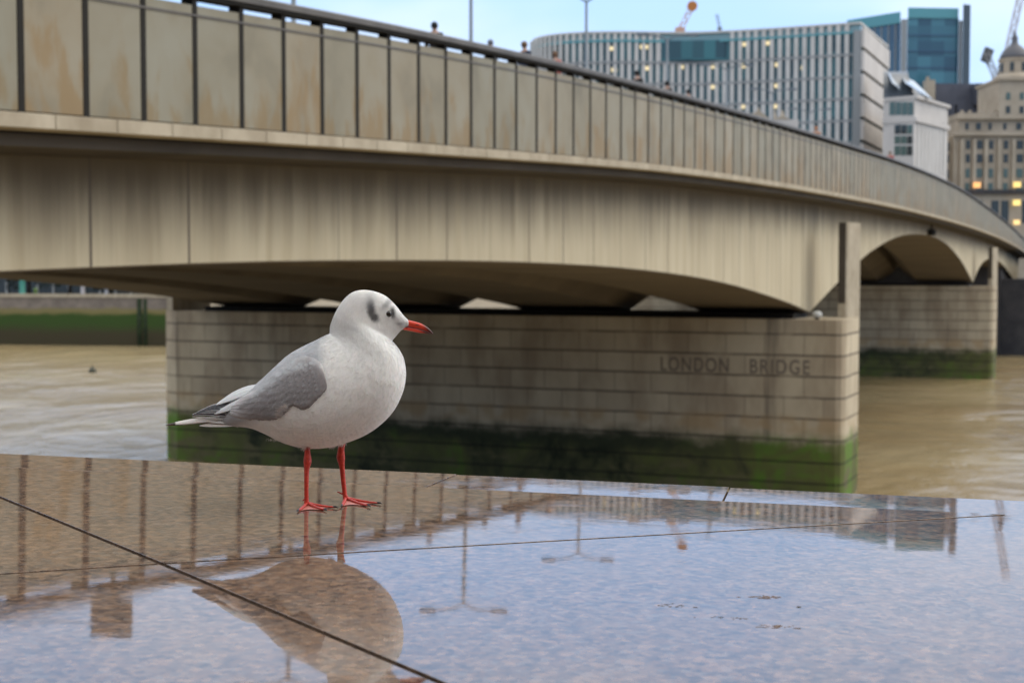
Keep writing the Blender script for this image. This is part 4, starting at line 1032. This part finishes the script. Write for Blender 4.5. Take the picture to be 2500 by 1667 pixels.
# folded wing
WG = [(0, (1075, 565), (1092, 640)), (.04, (1050, 520), (1092, 705)), (.1, (1008, 480), (1062, 748)), (.2, (945, 455), (1000, 812)), (.3, (880, 478), (945, 848)), (.4, (820, 520), (880, 822)), (.5, (768, 565), (822, 872)), (.6, (722, 612), (745, 912)), (.7, (676, 655), (655, 908)), (.8, (612, 700), (575, 902)), (.9, (548, 745), (508, 890)), (1, (490, 795), (468, 866))]
def wing(side):
    mb = MB(); cols = []; rows = []; NU, NV = 110, 46
    for i in range(NU + 1):
        u = i / NU; row = []
        tp = [cr_interp([(w_[0], w_[1][k]) for w_ in WG], u) for k in (0, 1)]; bt = [cr_interp([(w_[0], w_[2][k]) for w_ in WG], u) for k in (0, 1)]
        for j in range(NV + 1):
            v = j / NV
            jag = (nz_(u * 900, 0, 22, 5) * 9 + nz_(u * 900, 0, 60, 2) * 8) * sstep(.6, 1, v) * sstep(.0, .1, u)
            x = tp[0] + (bt[0] - tp[0]) * v; z = tp[1] + (bt[1] - tp[1]) * v + jag
            y = side_y(x, z)
            if y is None: y = side_y(x + 15, z + 20) or GY - .002
            eb_ = min(1, u / .10) ** .5; ee = sstep(0, .10, 1 - v); et = sstep(0, .35, v)
            lay = 0
            # overlapping feather tracts: step-like relief running tailwards
            ph = (v * 1.0 + u * .55 + nz_(u * 600, v * 100, 90, 6) * .05) * 6.5; lay = (ph - math.floor(ph))
            lay = (lay ** 2) * .42 * sstep(.25, .7, u) + nz_(x * .8 + z * .75, (z - x * .9) * .16, 30, 8) * .12
            off = (-.25 + (1.4 * min(ee * 1.4, 1) * et * (.4 + .6 * eb_) + .8 * lay * ee * et)) * .0019
            if v > .985 or (u < .02): off = -.0012
            yy = y - off
            p = G(x, z, yy)
            if side > 0: p = Vector((p.x, 2 * GY - p.y, p.z))
            row.append(p)
            lt = 1 - sstep(.0, .42, v + nz_(x, z, 50, 9) * .16); back = sstep(.72, 1.0, u)
            c = lerp3(GREY, GREYL, max(lt * .9, back * .65))
            c = lerp3(c, (.66, .65, .64), (1 - sstep(.0, .10, u + nz_(x, z, 30, 3) * .03)) * (1 - sstep(.35, .75, v)) * .8)
            edge_l = sstep(.55, .95, (ph - math.floor(ph))) * sstep(.35, .8, u) * .22
            c = lerp3(c, (.60, .58, .58), edge_l)
            c = lerp3(c, (.20, .19, .19), .40 * sstep(.55, .95, v) * (1 - back))
            st = nz_(x * .8 + z * .75, (z - x * .9) * .12, 7, 4); f = 1 + .12 * st + .06 * nz_(x, z, 10)
            cols.append(tuple(q * f for q in c))
        rows.append(row)
    mb.quadgrid(rows)
    nb = len(mb.v); wv = BVHTree.FromPolygons([Vector(v) for v in mb.v], list(mb.f)); rw_ = random.Random(5)
    def wy(x, z):
        o0 = G(x, z, GY + side * .15); o1 = G(x, z, GY)
        h = wv.ray_cast(o0, (o1 - o0).normalized())
        return h[0].y if h[0] is not None else None
    rowsv = []
    for iu in range(19, 1, -1):
        u = iu / 20
        nvv = 9 if u < .6 else 7
        for jv in range(nvv):
            v = (jv + .5 + .5 * (iu % 2)) / (nvv + .3)
            if v > .90 or v < .13 or (u > .62 and v < .3): continue
            tp = [cr_interp([(w_[0], w_[1][k]) for w_ in WG], u) for k in (0, 1)]; bt = [cr_interp([(w_[0], w_[2][k]) for w_ in WG], u) for k in (0, 1)]
            x0_ = tp[0] + (bt[0] - tp[0]) * v + rw_.gauss(0, 4); z0_ = tp[1] + (bt[1] - tp[1]) * v + rw_.gauss(0, 4)
            an = math.atan2(.62 - .30 * v - .12 * u, -.80) + rw_.gauss(0, .06); dx_, dz_ = math.cos(an), math.sin(an)
            le = (52 + 80 * sstep(.15, .7, u)) * rw_.uniform(.85, 1.15); wd_ = le * (.50 - .22 * sstep(.2, .8, u))
            y0_ = wy(x0_, z0_); y1_ = wy(x0_ + dx_ * le, z0_ + dz_ * le)
            if y0_ is None or y1_ is None or abs(y1_ - y0_) > .012: continue
            f0 = rw_.uniform(.94, 1.06); base_ = len(mb.v); n1, n2 = 8, 6; ok = True; pts_ = []
            for a_ in range(n1 + 1):
                t = a_ / n1; hw = wd_ * .5 * (math.sqrt(max(0, 1 - max(0, (t - .55) / .45) ** 2)) if t > .55 else .8 + .2 * t / .55)
                for b_ in range(n2 + 1):
                    vv = b_ / n2 * 2 - 1; x = x0_ + dx_ * le * t - dz_ * hw * vv; z = z0_ + dz_ * le * t + dx_ * hw * vv
                    y = wy(x, z)
                    if y is None: y = y0_ + (y1_ - y0_) * t
                    lift = (-.0005 + .0008 * t + .0002 * (1 - vv * vv)); p = G(x, z, y + side * lift); pts_.append(tuple(p))
                    lt = 1 - sstep(.0, .42, v + nz_(x, z, 50, 9) * .16); back = sstep(.72, 1.0, u)
                    c = lerp3(GREY, GREYL, max(lt * .9, back * .7))
                    c = lerp3(c, (.20, .19, .19), .32 * sstep(.5, .95, v) * (1 - back))
                    edge_ = max(sstep(.72, 1, abs(vv)) * sstep(.2, .6, t), sstep(.85, 1, t)); c = lerp3(c, (.66, .65, .66), .17 * edge_)
                    if abs(vv) < .12: c = tuple(q * .93 for q in c)
                    cols.append(tuple(q * f0 * (1 + .07 * nz_(x, z, 8)) for q in c))
            mb.v += pts_
            for a_ in range(n1):
                for b_ in range(n2): k_ = base_ + a_ * (n2 + 1) + b_; mb.f.append((k_, k_ + 1, k_ + n2 + 2, k_ + n2 + 1))
    return mb.build('wing', M['feather'], gull, True, colors=cols)
wing(-1); wing(1)
def feather(name, base, tip, wd, yoff, col, tipcol=None, spots=(), par=None, tipfrac=.16, up=.5, side=-1, bend=0, tilt=.75):
    """one long feather blade: base and tip in drawing units, width in the same"""
    NU, NV = 36, 12; bx, bz = base; tx, tz = tip; L_ = math.hypot(tx - bx, tz - bz); dx, dz = (tx - bx) / L_, (tz - bz) / L_; nx, nz2 = -dz, dx
    mb = MB(); cols = []; rows = []
    for sgn in (1, -1):
        rows = []
        for i in range(NU + 1):
            t = i / NU; hw = wd * .5 * (math.sin(math.pi * min(1, .35 + t * .65)) ** .55 if t < .999 else .02); hw = max(hw, .6)
            if t < .3: hw = wd * .5 * (.75 + .25 * t / .3)
            row = []
            for j in range(NV + 1):
                v = j / NV * 2 - 1
                x = bx + dx * L_ * t + nx * hw * v; z = bz + dz * L_ * t + nz2 * hw * v + bend * t * (1 - t) * 4
                y = yoff * (1 - .55 * t) - (1 - v * v) * 5 * (1 - .4 * t) * 1 + (0 if sgn == 1 else 4) + hw * v * tilt
                p = g3d(x, z, y)
                if side > 0: p = Vector((p.x, 2 * GY - p.y, p.z))
                row.append(p)
                c = col
                if tipcol and t > 1 - tipfrac: c = tipcol
                if abs(v) > .8 and not tipcol: c = lerp3(c, (.62, .62, .64), .5)
                if abs(v) < .08: c = tuple(q * .8 for q in c)
                for (ts, vs, rs) in spots:
                    if abs(t - ts) < rs and abs(v - vs) < .32 : c = (.78, .78, .78)
                cols.append(tuple(q * (1 + .08 * nz_(x * 4, z * 4, 9, j)) for q in c))
            rows.append(row)
        mb.quadgrid(rows)
    return mb.build(name, M['feather'], gull, True, colors=cols)
BLK = (.045, .05, .062); TERT = (.74, .76, .80)
for side in (-1, 1):
    # long primaries, black with small white tips
    feather('primary_feather', (500, 868), (230, 870), 44, -46, BLK, side=side, bend=-16, spots=((.80, .3, .022),))
    feather('primary_feather', (505, 850), (258, 858), 52, -52, BLK, side=side, bend=-20, spots=((.74, .0, .02),))
    feather('primary_feather', (520, 832), (296, 842), 56, -56, BLK, side=side, bend=-18)
    feather('primary_feather', (530, 812), (338, 828), 44, -58, BLK, side=side, bend=-12)
    # pale secondaries and tertials over them
    feather('tertial_feather', (660, 745), (470, 868), 70, -118, (.60, .60, .63), side=side, bend=6, tilt=.3)
    feather('tertial_feather', (655, 730), (372, 864), 50, -112, TERT, side=side, bend=4, tilt=.45)
    feather('tertial_feather', (665, 700), (385, 806), 50, -70, (.80, .82, .86), side=side, bend=-14)
    feather('tertial_feather', (672, 690), (430, 772), 46, -48, (.82, .84, .88), side=side, bend=-12)
for k, (ty, wd) in enumerate(((915, 34), (922, 34), (928, 30))):
    feather('tail_feather', (500, 885 + k * 4), (60 + k * 26, ty + 20 - k * 6), wd, -14 + k * 14, (.72, .68, .66), (.04, .035, .03), tipfrac=.15, bend=-8)
feather('tail_feather', (520, 900), (232, 880), 14, -40, (.78, .77, .77), bend=0)
feather('undertail_feather', (560, 920), (278, 938), 40, -24, (.75, .71, .68), bend=-2)
feather('undertail_feather', (540, 905), (320, 912), 34, -32, (.76, .73, .70), bend=0)
# tuft overlapping the wing edge
mb = MB(); cols = []
for _ in range(300):
    t_ = rn.random(); x = 842 - 60 * t_ + rn.gauss(0, 7); z = 806 + 66 * t_ ** 1.3 + rn.gauss(0, 9); y = side_y(x, z)
    if y is None: continue
    a = rn.uniform(2.7, 3.5); le = rn.uniform(14, 40); p = G(x + 18, z + 4, y - .0008); q = G(x + math.cos(a) * le, z - abs(math.sin(a)) * le * .25 + 4, y - .0040)
    b0 = len(mb.v); t_ = Vector((0, 0, UM * 1.1)); mb.v += [tuple(p - t_), tuple(p + t_), tuple(q)]; mb.f.append((b0, b0 + 1, b0 + 2)); cols += [lerp3((.66, .60, .57), (.40, .36, .35), rn.random() * .7)] * 3
mb.build('flank_tuft', M['feather'], gull, True, colors=cols)
# wisps around belly and thighs
mb = MB(); cols = []
for (cx_, cz_, Yo, n_, sx, le0) in ((965, 1075, -.012, 150, 24, 34), (1190, 1050, .016, 130, 20, 34), (1130, 1066, .012, 130, 30, 28), (930, 1072, 0, 70, 40, 16), (760, 1030, 0, 60, 50, 14), (520, 946, 0, 22, 18, 10)):
    for _ in range(n_):
        x = cx_ + rn.gauss(0, sx * .5); z = cz_ - rn.uniform(0, 12); a = rn.gauss(1.95, .3); le = le0 * rn.uniform(.5, 1.2)
        p = G(x, z, GY + Yo + rn.gauss(0, .004)); q = G(x + math.cos(a) * le, z + math.sin(a) * le, GY + Yo + rn.gauss(0, .004)); t_ = Vector((UM * 1.0, 0, 0))
        b0 = len(mb.v); mb.v += [tuple(p - t_), tuple(p + t_), tuple(q)]; mb.f.append((b0, b0 + 1, b0 + 2)); cols += [(.78, .74, .71)] * 3
mb.build('belly_down', M['feather'], gull, True, colors=cols)

# bill
def m_bill():
    t = NT('red bill', .32, .5); a = t.n('ShaderNodeAttribute', attribute_name='Col'); t.color(a.outputs['Color'])
    t.b.inputs['Subsurface Weight'].default_value = .1; t.b.inputs['Subsurface Scale'].default_value = .003
    t.bump(t.noise(700, 2), .1, .0004); return t.m
M['bill'] = m_bill()
def c2(x, z): return ((750 + x / 6.27 - 380) * 2.613, (680 + z / 6.27 - 680) * 2.613)
def bill(name, rings, dark0):
    mb = MB(); cols = []; rows = []; K = 6
    pts = [(i, *c2(*r[0]), *c2(*r[1]), r[2]) for i, r in enumerate(rings)]
    for j in range((len(rings) - 1) * K + 1):
        t = j / K; v = [cr_interp([(p[0], p[k]) for p in pts], t) for k in range(1, 6)]; row = []
        for k in range(20):
            th = 2 * math.pi * k / 20; c, s = math.cos(th), math.sin(th)
            x = (v[0] + v[2]) / 2 + (v[0] - v[2]) / 2 * c; z = (v[1] + v[3]) / 2 + (v[1] - v[3]) / 2 * c; y = v[4] * s
            row.append(g3d(x, z, y)); 
            d = sstep(dark0, dark0 + 55, x + (c - .2) * 14); cc = lerp3((.62, .05, .02), (.07, .012, .010), d); cols.append(cc)
        rows.append(row)
    mb.sweep(rows); return mb.build(name, M['bill'], gull, True, colors=cols)
bill('upper_mandible', [((1470, 640), (1365, 690), 20), ((1530, 632), (1450, 722), 25), ((1590, 645), (1520, 738), 22), ((1660, 662), (1600, 750), 19), ((1745, 690), (1690, 768), 16), ((1830, 738), (1775, 790), 12), ((1885, 786), (1850, 818), 8), ((1915, 822), (1898, 836), 5), ((1926, 848), (1922, 856), 2)], 1690)
bill('lower_mandible', [((1420, 722), (1425, 758), 18), ((1500, 742), (1480, 785), 20), ((1600, 756), (1590, 806), 17), ((1700, 776), (1695, 828), 14), ((1790, 798), (1785, 838), 10), ((1870, 828), (1868, 848), 6), ((1905, 846), (1903, 852), 3)], 1670)
ns = mat('nostril dark', (.10, .01, .01), .6)
mb = MB(); a = G(*c2(1660, 705), GY - .0035); b = G(*c2(1715, 715), GY - .0030); mb.tube([a, a.lerp(b, .5) + Vector((0, -.0003, 0)), b], [.0003, .0006, .0003], 8); mb.build('nostril', ns, gull, True)

# eyes
eyem = mat('glossy eye', (.012, .008, .006), .04, .8)
lid = mat('white eyelid', (.75, .73, .70), .6)
ey = side_y(1487, 226)
for side in (-1, 1):
    c = G(1487, 226, ey + .0018)
    if side > 0: c.y = 2 * GY - c.y
    mb = MB(); r_ = .0040; secs = []
    for i in range(1, 16):
        a = math.pi * i / 16; secs.append([(c.x + r_ * 1.0 * math.sin(a) * math.cos(2 * math.pi * k / 24), c.y + side * 0 + r_ * math.cos(a) * .9, c.z + 1.08 * r_ * math.sin(a) * math.sin(2 * math.pi * k / 24)) for k in range(24)])
    mb.sweep(secs); eye = mb.build('eye', eyem, gull, True)
    mb = MB(); arc = []
    for k in range(12):
        a = R(150 + 160 * k / 11); arc.append(Vector((c.x + math.cos(a) * r_ * 1.16, c.y + side * r_ * .36, c.z + math.sin(a) * r_ * 1.24)))
    mb.tube(arc, [.0002] + [.0006] * 10 + [.0002], 8); mb.build('eyelid', lid, eye, True)

# legs
def m_leg():
    t = NT('red scaly leg', .42, .45); n1 = t.noise(300, 3); x, y, z = t.sep()
    w_ = t.n('ShaderNodeTexWave', wave_type='BANDS', bands_direction='Z'); w_.inputs['Scale'].default_value = 160; w_.inputs['Distortion'].default_value = 1.5; t.l(t.tc.outputs['Object'], w_.inputs['Vector'])
    t.color(t.ramp(n1, [(.3, (.36, .022, .010)), (.6, (.55, .040, .018)), (.8, (.62, .11, .07))])); t.bump(t.math('ADD', w_.outputs['Fac'], n1), .35, .0005); return t.m
M['leg'] = m_leg(); webm = m_plain_noise('pinkish web skin', (.42, .11, .085), (.60, .25, .20), 160, .45); clawm = mat('dark claw', (.035, .03, .03), .35)
def leg(pts, rad, heel, toes, hallux, Yl):
    mb = MB(); P = [G(x, z, Yy) for x, z, Yy in pts]; PP = []; RRd = []
    K = 5
    for i in range((len(P) - 1) * K + 1):
        t = i / K; PP.append(Vector([cr_interp([(k, p[a]) for k, p in enumerate(P)], t) for a in range(3)])); RRd.append(cr_interp([(k, r_) for k, r_ in enumerate(rad)], t) * UM)
    mb.tube(PP, RRd, 16)
    h = Vector(heel)
    tps = []
    for (tx, ty) in toes:
        tp = Vector((tx, ty, gz(tx, ty) + .0011)); d = tp - h
        ts = [h.lerp(tp, k / 8) for k in range(9)]
        for k, p in enumerate(ts): p.z = gz(p.x, p.y) + .0016 + (h.z - gz(h.x, h.y) - .0016) * (1 - k / 8) ** 2.2
        tps.append(ts); mb.tube(ts, [.0026, .0023, .0020, .0021, .0018, .0019, .0016, .0016, .0010], 10, .75)
    mb.tube([h + Vector((0, 0, .0045)), h + Vector((-.003, 0, .004)), h + Vector(hallux)], [.0018, .0014, .0006], 8)
    o = mb.build('leg', M['leg'], gull, True)
    wb_ = MB()
    for a, b in ((0, 1), (1, 2)):
        rows = []
        for k in range(9):
            f = .9 * k / 8; row = []
            for j in range(7):
                u = j / 6; sag = 1 - .22 * math.sin(math.pi * u) * (k / 8)
                p = Vector(tps[a][0]).lerp(tps[a][8], f * sag).lerp(Vector(tps[b][0]).lerp(tps[b][8], f * sag), u)
                zz = gz(p.x, p.y) + .0009 + (h.z - gz(h.x, h.y) - .002) * (1 - f * sag) ** 2.6 * .9
                row.append((p.x, p.y, zz))
            rows.append(row)
        wb_.quadgrid(rows); wb_.quadgrid([[(x, y, z - .0007) for x, y, z in r_] for r_ in rows])
    wb_.build('web', webm, o, True)
    for ts in tps:
        d = (ts[8] - ts[7]).normalized(); mb = MB(); mb.tube([ts[8] - d * .002 + Vector((0, 0, .0006)), ts[8] + d * .002 + Vector((0, 0, .0007)), ts[8] + d * .0045 + Vector((0, 0, -.0004))], [.0014, .0012, .0003], 8); mb.build('claw', clawm, o, True)
YN, YF = 1.694, 1.735
def gp(cx, cz):
    g0 = at(380 + cx / 2.613, 680 + cz / 2.613, 1.0) - cam.location; c = g0 * (-PH / g0.dot(PN)) + cam.location; return c
hN = gp(967, 1452); hF = gp(1213, 1418)
print('heels', hN, hF)
YN, YF = hN.y, hF.y
leg([(965, 1050, YN + .006), (968, 1100, YN + .005), (969, 1165, YN + .004), (964, 1215, YN + .002), (962, 1300, YN), (962, 1390, YN), (963, 1432, YN), (964, 1447, YN)], [22, 18, 26, 17, 14.5, 14, 17, 17], (hN.x, hN.y, hN.z + .0045), [gp(908, 1487).xy, gp(1082, 1483).xy, gp(1145, 1466).xy], (-.006, .003, .002), YN)
leg([(1190, 1030, YF - .004), (1184, 1085, YF - .003), (1181, 1140, YF - .002), (1188, 1195, YF - .001), (1197, 1290, YF), (1206, 1370, YF), (1211, 1400, YF), (1213, 1414, YF)], [27, 21, 27, 18, 15.5, 15, 18, 17], (hF.x, hF.y, hF.z + .0045), [gp(1187, 1456).xy, gp(1360, 1457).xy, gp(1425, 1440).xy], (-.0105, -.001, .0075), YF)
